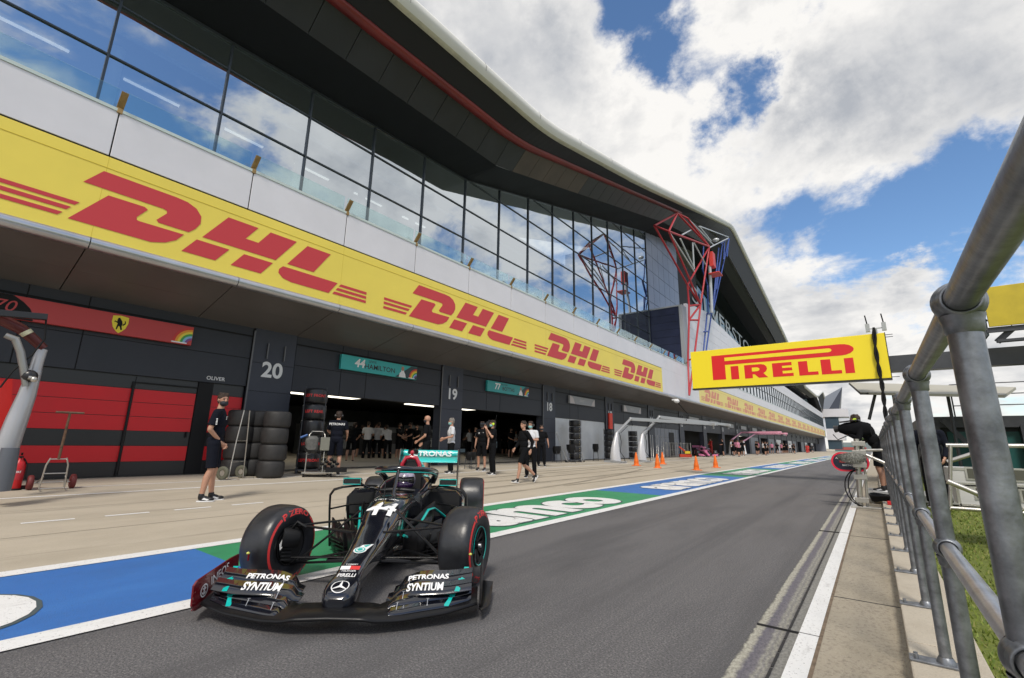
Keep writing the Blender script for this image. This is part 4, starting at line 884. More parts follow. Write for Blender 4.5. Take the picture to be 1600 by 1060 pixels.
    # halo
    b = MB(); hp = [(-1.93,-.30,.72),(-1.88,-.335,.80),(-1.70,-.355,.855),(-1.45,-.325,.895),(-1.25,-.24,.915),(-1.12,-.13,.925),(-1.07,0,.93),(-1.12,.13,.925),(-1.25,.24,.915),(-1.45,.325,.895),(-1.70,.355,.855),(-1.88,.335,.80),(-1.93,.30,.72)]
    def spline(P, n=4):
        P = [V(p) for p in P]; Q = []
        for i in range(len(P)-1):
            a, p, q, c = P[max(i-1,0)], P[i], P[i+1], P[min(i+2, len(P)-1)]
            for k in range(n):
                t = k/n; Q.append(.5*((2*p)+(-a+q)*t+(2*a-5*p+4*q-c)*t*t+(-a+3*p-3*q+c)*t**3))
        Q.append(P[-1]); return Q
    b.tube(spline(hp), .047, 12, flat=.8); b.tube(spline([(-.78,0,.66),(-.88,0,.76),(-.98,0,.87),(-1.08,0,.93)]), [.020]*9+[.022]*4, 8)
    H = b.build('halo', [L['body']], car)
    b = MB(); 
    hs = spline([(x+.034*(1 if x > -1.5 else .2), y*1.08, z-.026) for x, y, z in hp[2:11]]); b.tube(hs, .007, 6); b.build('halo_stripe', [L['accent']], H)
    # mirrors
    for s in (1, -1):
        b = MB(); b.loft([rrect(-1.20, .10, .81, .745, k=.5), rrect(-1.28, .105, .815, .74, k=.5), rrect(-1.34, .08, .805, .75, k=.5)]); b.xf(Matrix.Translation((0, s*.565, 0)))
        b.tube([(-1.28,s*.47,.745),(-1.32,s*.40,.70),(-1.4,s*.31,.68)], .012, 6)
        M_ = b.build('mirror', [L['body']], car); tt = MB(); tt.tube([(-1.20,s*.565-.1,.745),(-1.20,s*.565-.1,.812),(-1.20,s*.565+.1,.812),(-1.20,s*.565+.1,.745)], .007, 6, closed=True); tt.build('mirror_edge', [L['accent']], M_)
        c = MB(); c.add([(-1.196,s*.565-.08,.76),(-1.196,s*.565+.08,.76),(-1.196,s*.565+.08,.80),(-1.196,s*.565-.08,.80)], [(0,1,2,3)]); c.build('mirror_face', [SATB], M_, fix=False)
    # rear wing
    b = MB()
    b.loft([[V((-4.02,q,.90)), V((-4.12,q,.93)), V((-4.22,q,1.0)), V((-4.22,q,.985)), V((-4.10,q,.915)), V((-4.02,q,.885))] for q in (-.50,0,.50)])
    b.loft([[V((-4.20,q,1.0)), V((-4.26,q,1.10)), V((-4.27,q,1.10)), V((-4.215,q,1.0))] for q in (-.50,0,.50)])
    RW = b.build('rear_wing', [L['wing']], car)
    for s in (1, -1):
        e = MB(); e.prism([(-3.9,.55),(-3.92,.93),(-4.0,1.12),(-4.34,1.12),(-4.34,.8),(-4.2,.5),(-4.3,.28),(-4.05,.28)], lambda u, v, s=s: (u, s*.505, v), (0, s, 0), .012); e.build('endplate', [CARBN], RW)
    b = MB(); b.tube([(-3.95,0,.5),(-4.05,0,.9)], .018, 8, flat=.4); b.box(-4.21, -4.16, -.05, .05, .99, 1.16) if False else None
    b.tube([(-4.0,-.3,.3),(-4.0,0,.32),(-4.0,.3,.3)], .02, 8); b.box(-4.35, -3.9, -.4, .4, .06, .20); b.build('wing_support', [CARBN], RW)
    if full:
        t = MB(); txt3(t, 'PETRONAS', .135, (-4.192,0,1.02), (0,1,0), (-.35,0,.9), bold=.03, sx=1.15); t.xf(Matrix.Translation((.012,0,.015))); t.build('sponsor_lettering', [mat('wing_letter_grey', (.5,.55,.56), .4)], RW, fix=False)
        # graphics along the nose: every shape is laid on the top surface
        zt = lambda a: lin(sorted([(q[0], q[2]) for q in secs]), a)
        def on(a, y): return V((a, y, zt(a)+.0035 - .9*max(0, abs(y)-.035)**2*2))
        g = MB(); c0 = .955
        for k in range(32):
            q0, q1 = 2*math.pi*k/32, 2*math.pi*(k+1)/32; g.add([on(c0+rr*1.0*math.cos(q), rr*1.0*math.sin(q)) for rr, q in ((.062,q0),(.062,q1),(.0555,q1),(.0555,q0))], [(0,1,2,3)], 0)
        for k in range(3):
            q = 2*math.pi*k/3+math.pi; d = lambda r, e: on(c0+r*math.cos(q+e), r*math.sin(q+e)); g.add([d(.0,0), d(.011,1.05), d(.057,.05), d(.057,-.05), d(.011,-1.05)], [(0,1,2,3,4)], 0)
        vs, fs = text2d('PIRELLI', .062, .025, 0, 'CENTER', 2)
        g.build('nose_star_emblem', [WHITE], bo, fix=False); g = MB()
        g.add([on(.82-(-y)*1.0 if False else .82-y*1.1, x*.72) for x, y in vs], fs, 0) if False else g.add([on(.815-y, x*.70) for x, y in vs], fs, 0)
        for x0, x1, mm in ((-.072,0,0), (0,.072,1)):
            g.add([on(.705,x0), on(.705,x1), on(.755-.01,x1), on(.755-.01,x0)], [(0,1,2,3)], mm)
        for zz, wd in ((.688,'TOMMY'), (.762,'HILFIGER')):
            vs, fs = text2d(wd, .024, .01, 0, 'CENTER', 2); g.add([on(zz-y, x*1.1) for x, y in vs], fs, 0)
        g.build('nose_flag_emblem', [WHITE, TRED, L['accent']], bo, fix=False); g = MB()
        n = 24; ring = [(.47+.055*math.cos(2*math.pi*k/n), .052*math.sin(2*math.pi*k/n)) for k in range(n)]
        g.add([on(a, y)+V((0,0,.001)) for a, y in ring], [tuple(range(n))], 0)
        g.add([on(.46,.052)+V((0,0,.001)), on(.36,.085)+V((0,0,.001)), on(.385,.0)+V((0,0,.001)), on(.42,-.02)+V((0,0,.001))], [(0,1,2,3)], 0)
        g.add([on(.47+(a-.47)*.80, y*.80)+V((0,0,.003)) for a, y in ring], [tuple(range(n))], 2); g.add([on(.47+(a-.47)*.60, y*.60)+V((0,0,.0045)) for a, y in ring], [tuple(range(n))], 0); g.add([on(.47+(a-.47)*.42, y*.42)+V((0,0,.006)) for a, y in ring], [tuple(range(n))], 2)
        g.add([on(.425,.035)+V((0,0,.004)), on(.375,.066)+V((0,0,.004)), on(.40,.01)+V((0,0,.004))], [(0,1,2)], 2)
        g.build('nose_drop_emblem', [WHITE, TRED, L['accent']], bo, fix=False); g = MB()
        vs, fs = text2d('44', .27, .03, .12, 'CENTER', 3); g.add([on(-.23-y*1.25, x*1.0)+V((0,0,.006)) for x, y in vs], fs, 0)
        vs, fs = text2d('4 PETRONAS', .05, .02, .1, 'CENTER', 2); g.add([on(-.47-y, x*.85)+V((0,0,.003)) for x, y in vs], fs, 0)
        g.build('nose_number', [WHITE], bo, fix=False)
        t = MB()
        for k in range(20):
            q0, q1 = 2*math.pi*k/20, 2*math.pi*(k+1)/20; t.add([(-1.045+.012-.003*math.cos(q), .028*math.sin(q), .935+.014*math.cos(q)) for q in ()], []) if False else None
            t.add([(-1.0365+.0*rr, rr*1.8*math.sin(q), .940+rr*math.cos(q)) for rr, q in ((.017,q0),(.017,q1),(.0135,q1),(.0135,q0))], [(0,1,2,3)])
        t.build('halo_emblem', [WHITE], H, fix=False)
    return car
CAR = build_car((-3.590, 2.728, 0), math.radians(-49.5), .96, LIVREE, 'glossy black open wheel racing car with teal accents and number 44 on the pit lane')
PK = mat('pink_paint', (.75,.22,.40), .3, coat=.6)
CAR2 = build_car((0,0,0), 0, .96, dict(body=PK, accent=mat('pale_blue_paint', (.3,.45,.6), .4), air=PK, wing=PK), 'pink racing car parked by the doorway far down the pit apron', full=False, steer=0)
g_ = gr(1104, 714); CAR2.location = (g_.x, g_.y, gz(g_.x)); CAR2.rotation_euler = (0, 0, math.radians(-62))
# ------------------------------------------------------------------ people
SKIN = mat('skin', (.46,.25,.17), .5, var=.08, vscale=6); SKIND = mat('skin_tanned', (.33,.17,.11), .5, var=.08, vscale=6)
CBLK = mat('black_cloth', (.006,.0065,.008), .9, bump=.9, bscale=12, spec=.15); CNAV = mat('navy_cloth', (.0075,.009,.016), .9, bump=.9, bscale=12, spec=.15)
CWHT = mat('white_cloth', (.62,.63,.66), .8, bump=.4, bscale=20); CRED = mat('red_cloth', (.50,.03,.025), .8, bump=.4, bscale=20); CPNK = mat('pink_cloth', (.55,.2,.3), .8)
HAIRB = mat('brown_hair', (.035,.02,.013), .7, bump=.8, bscale=60); HAIRG = mat('grey_hair', (.22,.20,.18), .7, bump=.6, bscale=60)
MSKB = mat('black_mask', (.015,.017,.025), .7); MSKL = mat('pale_blue_mask', (.25,.5,.5), .7); SHOE = mat('black_shoe', (.01,.01,.012), .5); YEL2 = mat('ear_defender_yellow', (.6,.8,.05), .4)
def capsule(b, p, q, r0, r1, n=12, fl=1.0, flax=None):
    b.sph(p, r0, n=n); b.sph(q, r1, n=n); b.cyl(p, q, r0, r1, n)
def person(loc, rz, label, pose=None, shirt=CBLK, legs=CBLK, shorts=True, hair=HAIRB, skin=SKIN, mask=MSKB, h=1.80, long_sleeve=False, headset=False, vox=.010, group=None, back=None, bald=False, hands=True):
    P = dict(pelvis=(0,0,.95), chest=(.01,0,1.30), neck=(.0,0,1.50), head=(.025,0,1.665), yaw=0,
             sl=(0,.185,1.44), el=(-.03,.25,1.16), wl=(.04,.255,.92), sr=(0,-.185,1.44), er=(-.03,-.25,1.16), wr=(.04,-.255,.92),
             hl=(0,.095,.93), kl=(.02,.125,.50), al=(-.02,.135,.085), hr=(0,-.095,.93), kr=(.02,-.125,.50), ar=(-.02,-.135,.085), fl=0.0, fr=0.0, toel=None, toer=None)
    if pose: P.update(pose)
    for k, q in P.items():
        if isinstance(q, tuple): P[k] = V(q)
    root = thing('person', loc, rz, label, 'person', group); s = h/1.80; root.scale = (s, s, s)
    b = MB()
    # torso and limbs
    pv, ch, nk, hd = P['pelvis'], P['chest'], P['neck'], P['head']
    def ell(c, rx, ry, rz_): b.sph(c, rx, ry, rz_, n=16)
    ell(pv, .105, .155, .12); ell((pv+ch)/2, .098, .14, .16); ell(ch, .115, .165, .18)
    capsule(b, P['sl']*.8+P['sr']*.2, P['sl']*.2+P['sr']*.8, .062, .062); capsule(b, (ch+nk)/2, nk+V((.005,0,.03)), .058, .054)
    for a, e, w in (('sl','el','wl'), ('sr','er','wr')):
        capsule(b, P[a], P[e], .052, .040); capsule(b, P[e], P[w], .040, .026)
    for hj, k, a, fy, toe in (('hl','kl','al','fl','toel'), ('hr','kr','ar','fr','toer')):
        capsule(b, P[hj], P[k], .085, .055); mid = P[k].lerp(P[a], .3)+V((-.022,0,0)); capsule(b, P[k], mid, .053, .056); capsule(b, mid, P[a], .055, .036)
    # head with face
    R = Matrix.Rotation(P['yaw'], 3, 'Z')
    def hp(x, y, z): return hd+R @ V((x, y, z))
    b.sph(hd+R @ V((-.008,0,.025)), .097, .078, .095, n=18, rot=R); b.sph(hp(.022,0,-.035), .070, .058, .075, n=14, rot=R); b.sph(hp(.045,0,-.085), .032, .032, .025, n=10, rot=R)
    b.cyl(nk, hp(-.01,0,-.05), .054, .052, 12)
    b.sph(hp(.093,0,-.012), .017, .012, .022, n=10, rot=R); b.sph(hp(.083,0,-.055), .012, .022, .008, n=8, rot=R)
    for sd in (1, -1): b.sph(hp(-.008,sd*.080,-.005), .018, .009, .030, n=8, rot=R)
    # hands: palm, four fingers, thumb
    if hands:
        for e, w, sd in ((P['el'],P['wl'],1), (P['er'],P['wr'],-1)):
            d = (w-e).normalized(); side = V((0,sd,0)); side = (side-d*side.dot(d)); side = side.normalized() if side.length > .2 else V((1,0,0)); nrm = d.cross(side).normalized()*sd   # forwards
            pc = w+d*.045; b.sph(w+d*.02, .026, .026, .026, n=8)
            spread = nrm
            for i in range(4):
                o = (i-1.5)*.019; base = w+d*.085+spread*o; L_ = (.034,.042,.045,.038)[3-i]
                capsule(b, w+d*.02+spread*o*.7, base, .014, .0125, 8); m1 = base+d*L_*.8-side*.010; m2 = m1+d*L_*.55-side*.026; capsule(b, base, m1, .0105, .0095, 8); capsule(b, m1, m2, .0095, .0085, 8)
            t0 = w+d*.025+spread*.022; t1 = t0+d*.035+spread*.022-side*.012; capsule(b, t0, t1, .013, .011, 8); capsule(b, t1, t1+d*.028-side*.008, .011, .009, 8)
    body = b.build('body', [skin], root, remesh=vox)
    # shirt
    c = MB(); c.sph(ch, .135, .185, .19, n=16); c.sph((pv+ch)/2, .125, .172, .17, n=16); c.sph(pv+V((0,0,.03)), .128, .172, .10, n=16)
    capsule(c, P['sl']*.86+P['sr']*.14, P['sl']*.14+P['sr']*.86, .075, .075); c.cyl(ch+V((0,0,.14)), nk+V((0,0,.015)), .095, .066, 14)
    for a, e, w in (('sl','el','wl'), ('sr','er','wr')):
        if long_sleeve: capsule(c, P[a], P[e], .070, .056); c.sph(P[e], .056, n=10); c.cyl(P[e], P[e].lerp(P[w], .93), .056, .040, 12)
        else: c.sph(P[a], .070, n=12); c.cyl(P[a], P[a].lerp(P[e], .78), .070, .066, 12)
    sh = c.build('shirt', [shirt], root, remesh=vox)
    # trousers or shorts
    c = MB(); c.sph(pv, .125, .170, .12, n=16); c.cyl(pv+V((0,0,-.05)), pv+V((0,0,.06)), .14, .14, 14) if False else None
    for hj, k, a in (('hl','kl','al'), ('hr','kr','ar')):
        c.sph(P[hj], .098, n=12)
        if shorts: c.cyl(P[hj], P[hj].lerp(P[k], .93), .097, .084, 14)
        else: c.cyl(P[hj], P[k], .098, .070, 14); c.sph(P[k], .076, n=10); c.cyl(P[k], P[k].lerp(P[a], .96), .076, .066, 14)
    c.build('shorts' if shorts else 'trousers', [legs], root, remesh=vox)
    if not shorts: 
        pass
    for a, k, fy, sd, toe in ((P['al'],P['kl'],P['fl'],1,P['toel']), (P['ar'],P['kr'],P['fr'],-1,P['toer'])):
        c = MB(); d = V((math.cos(fy), math.sin(fy), 0)) if toe is None else toe.normalized(); up = (a-k).normalized()*-1 if toe is not None else V((0,0,1)); up = (up-d*up.dot(d)).normalized()
        sdv = d.cross(up); M3 = Matrix((d, -sdv, up)).transposed(); 
        c.sph(a+d*.04-up*.035, .085, .042, .045, n=14, rot=M3); c.sph(a+d*.13-up*.045, .065, .044, .032, n=14, rot=M3); c.cyl(a-up*.02, a+up*.045, .047, .043, 12)
        S_ = c.build('shoe', [SHOE], root, remesh=max(vox, .009))
        c = MB(); c.loft([[a+d*x+sdv*-y-up*z for x, y in ((-.05,-.03),(.03,-.042),(.12,-.048),(.185,-.03),(.20,0),(.185,.03),(.12,.048),(.03,.042),(-.05,.03),(-.062,0))] for z in (.068, .084)], sm=False)
        for q in (1,-1): c.add([a+d*.02+sdv*q*.046-up*.045, a+d*.10+sdv*q*.050-up*.062, a+d*.13+sdv*q*.049-up*.050, a+d*.05+sdv*q*.046-up*.02], [(0,1,2,3)])
        c.build('sole', [WHITE], S_)
    # hair, mask, eyes
    if not bald:
        c = MB(); c.sph(hp(-.016,0,.045), .100, .086, .088, n=18, rot=R); 
        for i in range(16):
            a = i*.85; c.sph(hp(-.0+.06*math.cos(a)*((i % 3)/2), .06*math.sin(a), .105+.012*math.sin(i*3)), .026, .022, .02, n=8, rot=R)
        c.sph(hp(-.055,0,0), .058, .07, .075, n=12, rot=R)
        c.build('hair', [hair], root, remesh=max(vox, .009))
    c = MB()
    for sd in (1,-1): c.sph(hp(.079,sd*.031,.010), .011, .013, .007, n=8, rot=R); c.bar(hp(.088,sd*.018,.032), hp(.076,sd*.05,.034), .006, .008)
    c.build('eyes', [mat('dark_eye', (.02,.012,.01), .3)], body)
    if mask:
        c = MB(); c.sph(hp(.042,0,-.055), .066, .066, .055, n=16, rot=R)
        for sd in (1,-1): c.bar(hp(.05,sd*.062,-.03), hp(-.01,sd*.086,.0), .005, .005); c.bar(hp(.05,sd*.06,-.07), hp(-.01,sd*.084,-.02), .005, .005)
        c.build('face_mask', [mask], root)
    if headset:
        c = MB()
        for sd in (1,-1): c.cyl(hp(0,sd*.07,0), hp(0,sd*.115,0), .042, .038, 14, 1)
        c.tube([hp(0, .1*math.cos(t), .0+.135*math.sin(t)) for t in [math.pi*i/10 for i in range(11)]], .009, 6); c.build('ear_defenders', [BLACK, YEL2 if headset == 2 else SATB], root)
    if back:
        c = MB(); c.text(back, .085, frame((ch.x-.148, 0, ch.z+.10), (0,-1,0), (0,0,1)), bold=.02, sx=1.0); c.build('shirt_lettering', [WHITE], sh, fix=False)
    return root
def sponsor_marks(root, chz=1.38):
    sh = [o for o in root.children if o.name.startswith('shirt')][0]; c = MB()
    c.text('IWC', .045, frame((.118,.07,chz), (0,1,0), (0,0,1)), bold=.01)
    for s_ in (1,-1):
        for i in range(5): c.bar((-.03, s_*.262, 1.335-.022*i), (.035, s_*.262, 1.335-.022*i), .004, .012)
    for i in range(3): c.bar((.13,-.10,chz-.02*i), (.13,-.04,chz-.02*i), .004, .010)
    c.build('shirt_lettering', [WHITE], sh, fix=False)
def at_feet(px, py, dx=0, dy=0):
    p = gr(px, py); return (p.x+dx, p.y+dy, gz(p.x+dx))
def face_px(loc, ang_screen):
    """heading so that 0 = towards the camera, 90 = towards the right edge of the picture"""
    to = math.atan2(-loc[1], -loc[0]); return to + math.radians(ang_screen)
clasp = dict(el=(-.06,.245,1.16), wl=(.11,.045,.93), er=(-.06,-.245,1.16), wr=(.11,-.045,.93))
L1 = at_feet(322, 783)
p = person(L1, face_px(L1, 80), 'standing man in black shirt and shorts with hands clasped, beside the tyres',
           dict(clasp, yaw=math.radians(-52), kl=(.03,.10,.5), kr=(.02,-.10,.5), al=(.04,.11,.085), ar=(-.06,-.11,.085)), shirt=CNAV, legs=CNAV, vox=.009, h=1.92); sponsor_marks(p)
L2 = at_feet(520, 743)
person(L2, face_px(L2, 172), 'man seen from behind in black shirt and shorts working at the equipment trolley', dict(chest=(.03,0,1.28), neck=(.07,0,1.47), head=(.10,0,1.62), sl=(.05,.19,1.42), sr=(.05,-.19,1.42), el=(.16,.26,1.2), wl=(.36,.2,1.10), er=(.1,-.26,1.18), wr=(.30,-.24,1.02), al=(-.02,.15,.085), ar=(-.02,-.13,.085)), shirt=CNAV, legs=CNAV, headset=1, back='PETRONAS', h=1.88, mask=None)
L3 = at_feet(664, 744)
person(L3, face_px(L3, -105), 'bald man in black shirt reaching out at the open garage beside pillar 19', dict(el=(.0,.25,1.17), wl=(.22,.2,1.02), er=(.0,-.25,1.16), wr=(.18,-.2,.96)), bald=True, h=1.86)
L4 = at_feet(703, 740)
person(L4, face_px(L4, -80), 'man in white shirt and black trousers wearing a pale mask, in front of pillar 19', dict(el=(.02,.25,1.18), wl=(.27,.16,1.12), er=(.02,-.25,1.18), wr=(.27,-.12,1.08), yaw=.1), shirt=CWHT, legs=CBLK, shorts=False, hair=HAIRG, mask=MSKL, h=1.84)
L5 = at_feet(752, 736)
p = person(L5, face_px(L5, -25), 'man in black shirt and shorts with black mask standing left of the camera operator', dict(al=(.0,.13,.085)), h=1.80); sponsor_marks(p)
L6 = at_feet(769, 742)
person(L6, face_px(L6, -75), 'camera operator in black with yellow ear defenders and pale mask at the open garage', dict(el=(.10,.24,1.22), wl=(.25,.10,1.48), er=(.12,-.24,1.25), wr=(.24,-.10,1.52), neck=(.02,0,1.50), head=(.03,0,1.66)), shorts=False, mask=MSKL, headset=2, h=1.84)
L7 = at_feet(818, 755)
p = person(L7, face_px(L7, -62), 'man in black jacket and shorts striding past the garages', dict(long=0, chest=(.0,0,1.30), kl=(.18,.10,.54), al=(.26,.11,.10), toel=(.95,0,.12), kr=(-.07,-.10,.50), ar=(-.44,-.09,.20), toer=(.62,0,-.78), el=(-.16,.24,1.18), wl=(-.10,.25,.95), er=(.04,-.24,1.16), wr=(.2,-.2,.98), yaw=math.radians(12), pelvis=(0,0,.93)), long_sleeve=True, mask=None, h=1.80)
L8 = at_feet(829, 747)
person(L8, face_px(L8, -20), 'man in white shirt with pale mask standing behind the striding man', dict(el=(.02,.24,1.2), wl=(.2,.02,1.2), er=(.0,-.25,1.18), wr=(.18,-.14,1.05)), shirt=CWHT, legs=CBLK, shorts=False, mask=MSKL, headset=1, h=1.84)
L9 = at_feet(846, 729)
person(L9, face_px(L9, 10), 'man in black shirt and long trousers with black mask near pillar 18', dict(el=(-.03,.28,1.17), wl=(.03,.31,.94)), shorts=False, h=1.84)
L10 = at_feet(1112, 711)
person(L10, face_px(L10, -60), 'marshal in red overalls beside the pink racing car', dict(el=(.08,.24,1.2), wl=(.3,.15,1.1), er=(.08,-.24,1.2), wr=(.3,-.1,1.1)), shirt=CRED, legs=CRED, shorts=False, long_sleeve=True, h=1.85, vox=.014)
# people inside the garage
def ing(px, X): d = ray(px, 700); q = CP+d*(X/d.x); return (X, q.y, .29)
inner = [(548, -17.2, 160, CBLK, True, 'in black shorts bending over a bench'), (573, -18.5, 170, CWHT, False, 'in a white shirt seen from behind, left of the white shirts'), (589, -18.6, 175, CWHT, False, 'in a white shirt, middle of the white shirts in the garage'),
         (606, -18.0, -150, CWHT, False, 'in a white shirt leaning over, right of the white shirts'), (640, -17.4, -60, CBLK, True, 'in black behind the rear wing of the racing car'), (798, -17.0, 40, CBLK, True, 'in black shorts deep in the second open garage')]
for px, X, an, shc, sh_, tx in inner:
    lo = ing(px, X); lean = 'bending' in tx or 'leaning' in tx
    ps = dict(el=(.1,.24,1.2), wl=(.34,.16,1.1), er=(.1,-.24,1.2), wr=(.34,-.1,1.1))
    if lean: ps.update(chest=(.12,0,1.24), neck=(.22,0,1.40), head=(.28,0,1.53), sl=(.18,.19,1.35), sr=(.18,-.19,1.35), el=(.3,.24,1.12), wl=(.45,.16,1.0), er=(.3,-.24,1.12), wr=(.45,-.1,1.0))
    person(lo, face_px(lo, an), 'garage crew member '+tx, ps, shirt=shc, shorts=sh_, vox=.014, h=1.8)
cp_ = [o for o in bpy.data.objects if o.get('label','').startswith('garage crew member')]
for i, (px, X, k, an) in enumerate(((556,-19.5,0,120), (599,-19.6,0,-100), (622,-18.4,5,60), (630,-21,0,20), (584,-20.5,5,100), (650,-19.5,5,-40), (742,-18.2,5,60), (733,-20,2,-120), (788,-20,0,170), (806,-19,2,90))):
    lo = ing(px, X); g_n = 'crew far back in the garages in '+('white shirts' if k in (1,2,3) else 'black')
    dup(cp_[k], lo, face_px(lo, an), 'crew member standing far back in a dark garage in '+('a white shirt' if k in (1,2,3) else 'black'), g_n)
# distant crowd along the far garages: copies of four figures
fa = [person((-12.6, 60, gz(-12.6)), .4, 'distant crew member in black outside the far garages', dict(el=(.1,.24,1.2), wl=(.3,.1,1.2)), vox=.018, hands=False),
      person((-12.3, 63, gz(-12.3)), 2.2, 'distant crew member in a white shirt outside the far garages', shirt=CWHT, shorts=False, vox=.018, hands=False),
      person((-12.8, 66, gz(-12.8)), -1.2, 'distant crew member in a pink shirt outside the far garages', shirt=CPNK, vox=.018, hands=False),
      person((-11.2, 118, gz(-11.2)), 1.0, 'distant crew member in red outside the far garages', shirt=CRED, legs=CRED, shorts=False, vox=.018, hands=False)]
for f, gname in zip(fa, ('crew in black outside the far garages', 'crew in white shirts outside the far garages', 'crew in pink shirts outside the far garages', 'crew in red outside the far garages')): f['group'] = gname
random.seed(11)
seq = [(52,0), (54.5,2), (56,0), (58,1), (59.5,0), (61.5,2), (64,1), (67.5,0), (69.5,0), (72,1), (74.5,2), (77,0), (80,1), (83,0), (87,0), (90,2), (93,0), (97,0), (98,0), (99,0), (104,1), (110,0), (122,3), (124,3), (130,0)]
for y, k in seq:
    x = random.uniform(-13.2, -11.2); dup(fa[k], (x, y, gz(x)), random.uniform(0, 6.28))
fa[0].location.y = 71; fa[1].location.y = 76; fa[2].location.y = 85

# shoulder camera held by the operator at the second garage
c_ = V((L6[0], L6[1], L6[2])); fd = face_px(L6, -75); d = V((math.cos(fd), math.sin(fd), 0)); sc = thing('shoulder_camera', c_+V((0,0,1.66))+d*.10+V((-d.y,d.x,0))*(-.14), fd, 'black shoulder camera with aerial held up by the operator at the open garage', 'camera')
b = MB(); b.box(-.22,.12,-.06,.06,-.08,.12); b.cyl((.12,0,.02),(.34,0,.02),.05,.06,12); b.box(.0,.1,-.14,-.06,.02,.10); b.cyl((-.2,.02,.12),(-.24,.04,.36),.008,n=5); b.box(-.1,.05,-.02,.02,.12,.17); b.build('camera_body', [SATB], sc, bevel=.008)
# driver sitting in the car
cr_ = math.radians(-49.5); cf = V((math.cos(cr_), math.sin(cr_), 0)); S_ = .96
dl = V((-3.590,2.728,0)) + cf*(-1.60*S_)
dr = person(tuple(dl), cr_, 'driver in a white and purple helmet seated in the black racing car', dict(pelvis=(.02,0,.24), chest=(-.04,0,.50), neck=(.0,0,.64), head=(.04,0,.76), sl=(.0,.15,.60), sr=(.0,-.15,.60), el=(.18,.19,.46), wl=(.32,.09,.58), er=(.18,-.19,.46), wr=(.32,-.09,.58), hl=(.06,.08,.22), kl=(.5,.08,.36), al=(.90,.06,.22), hr=(.06,-.08,.22), kr=(.5,-.08,.36), ar=(.90,-.06,.22)), shirt=CNAV, legs=CNAV, shorts=False, long_sleeve=True, mask=None, vox=.012, h=1.80*S_)
b = MB(); hc = V((.03,0,.775)); b.sph(hc, .145,.125,.135, n=26, m=0); b.sph(hc+V((.04,0,-.05)), .125,.11,.085, n=22, m=1)
b.build('helmet', [mat('helmet_white', (.30,.27,.36), .2, coat=1, var=.6, vscale=9), mat('helmet_purple', (.03,.012,.05), .2, coat=1)], dr)
b = MB(); R_ = []
for j in range(5):
    zz = -.035+.02*j; k_ = math.sqrt(max(0, 1-(zz/.135)**2)); R_.append([hc+V((.151*k_*math.cos(t), .131*k_*math.sin(t), zz)) for t in [-1.15+.115*i for i in range(21)]])
b.loft(R_, cap=False, cyc=False); b.build('visor', [VISOR], dr, fix=False)
# ------------------------------------------------------------------ tyres
def tyre_mesh(w_, R=.335):
    b = MB(); hw = w_/2
    b.lathe([(.17,-hw+.02),(.22,-hw+.002),(.28,-hw+.004),(R-.022,-hw+.03),(R-.004,-hw+.07),(R,0),(R-.004,hw-.07),(R-.022,hw-.03),(.28,hw-.004),(.22,hw-.002),(.17,hw-.02),(.165,0)], (0,0,hw), (0,0,1), 44, 0, closed=True)
    return b
TYG = mat('dusty_tyre', (.022,.021,.021), .62, var=.3, vscale=6)
t0 = tyre_mesh(.43).build('tyre', [TYG], smooth=True)
def stack(px, py, n, lab, grp, R=1.0, X=None, h=.43, first=[True]):
    g = grc(px, py); z = gz(g.x)
    for k in range(n):
        nm = ('bottom slick tyre', 'second lowest slick tyre', 'third lowest slick tyre', 'top slick tyre')[k] if n == 4 else 'tyre'
        if first[0]: o = t0; first[0] = False
        else: o = t0.copy(); COL.objects.link(o)
        random.seed(px*7+k); o.location = (g.x+random.uniform(-.015,.015), g.y+random.uniform(-.015,.015), z+k*h*.985); tag(o, '%s in the %s' % (nm, lab), 'tyre', grp)
stack(421, 746.5, 4, 'front stack of three beside pillar 20', 'stacked bare tyres')
stack(393, 742.5, 4, 'middle stack of the three beside pillar 20', 'stacked bare tyres')
stack(366, 741.5, 4, 'rearmost stack behind the silver A-frame trolley', 'stacked bare tyres')
def tower(px, py, n, hgt, Rr, lab, txt=None, dots=None):
    g = grc(px, py); z = gz(g.x); root = thing('tyre_rack', (g.x, g.y, z), 0, lab, 'tyre rack')
    rz = math.atan2(-g.y, -g.x); root.rotation_euler = (0,0,rz)
    b = MB(); b.box(-.33,.33,-.33,.33,.08,.12)
    for q in ((.3,.3),(.3,-.3),(-.3,.3),(-.3,-.3)): b.cyl((q[0],q[1],0),(q[0],q[1],.08),.04,n=8); b.cyl((q[0],q[1],.1),(q[0]*.98,q[1]*.98,.12+n*hgt+.03),.012,n=6)
    b.build('rack_frame', [DGREY], root)
    for k in range(n):
        c = MB(); c.lathe([(.02,0.01),(Rr-.06,.01),(Rr-.015,.03),(Rr,.08),(Rr,hgt-.08),(Rr-.015,hgt-.03),(Rr-.06,hgt-.012),(.02,hgt-.01)], (0,0,.13+k*hgt), (0,0,1), 36)
        o = c.build('covered_tyre', [SATB], root, smooth=True)
        if txt and txt[k]:
            t = MB(); vs, fs = text2d(txt[k], .115, .03, 0, 'CENTER', 2); t.add([((Rr+.003)*math.cos(x/Rr), (Rr+.003)*math.sin(x/Rr), .13+(k+.5)*hgt+y) for x, y in vs], fs); t.build('cover_lettering', [TRED], o, fix=False)
        if dots:
            t = MB()
            for j in range(2):
                for q in (-.95,.75): t.add([((Rr+.004)*math.cos(q+dx), (Rr+.004)*math.sin(q+dx), .13+(k+.3+.35*j)*hgt+dz) for dx, dz in ((0,0),(.09,0),(.09,.035),(0,.035))], [(0,1,2,3)])
            t.build('cover_label', [dots], o, fix=False)
    return root
tower(481, 733, 5, .47, .345, 'tall rack of black covered tyres with red lettering at the open garage', ['LEFT FRONT', 'LEFT REAR', None, 'LEFT REAR', 'LEFT FRONT'])
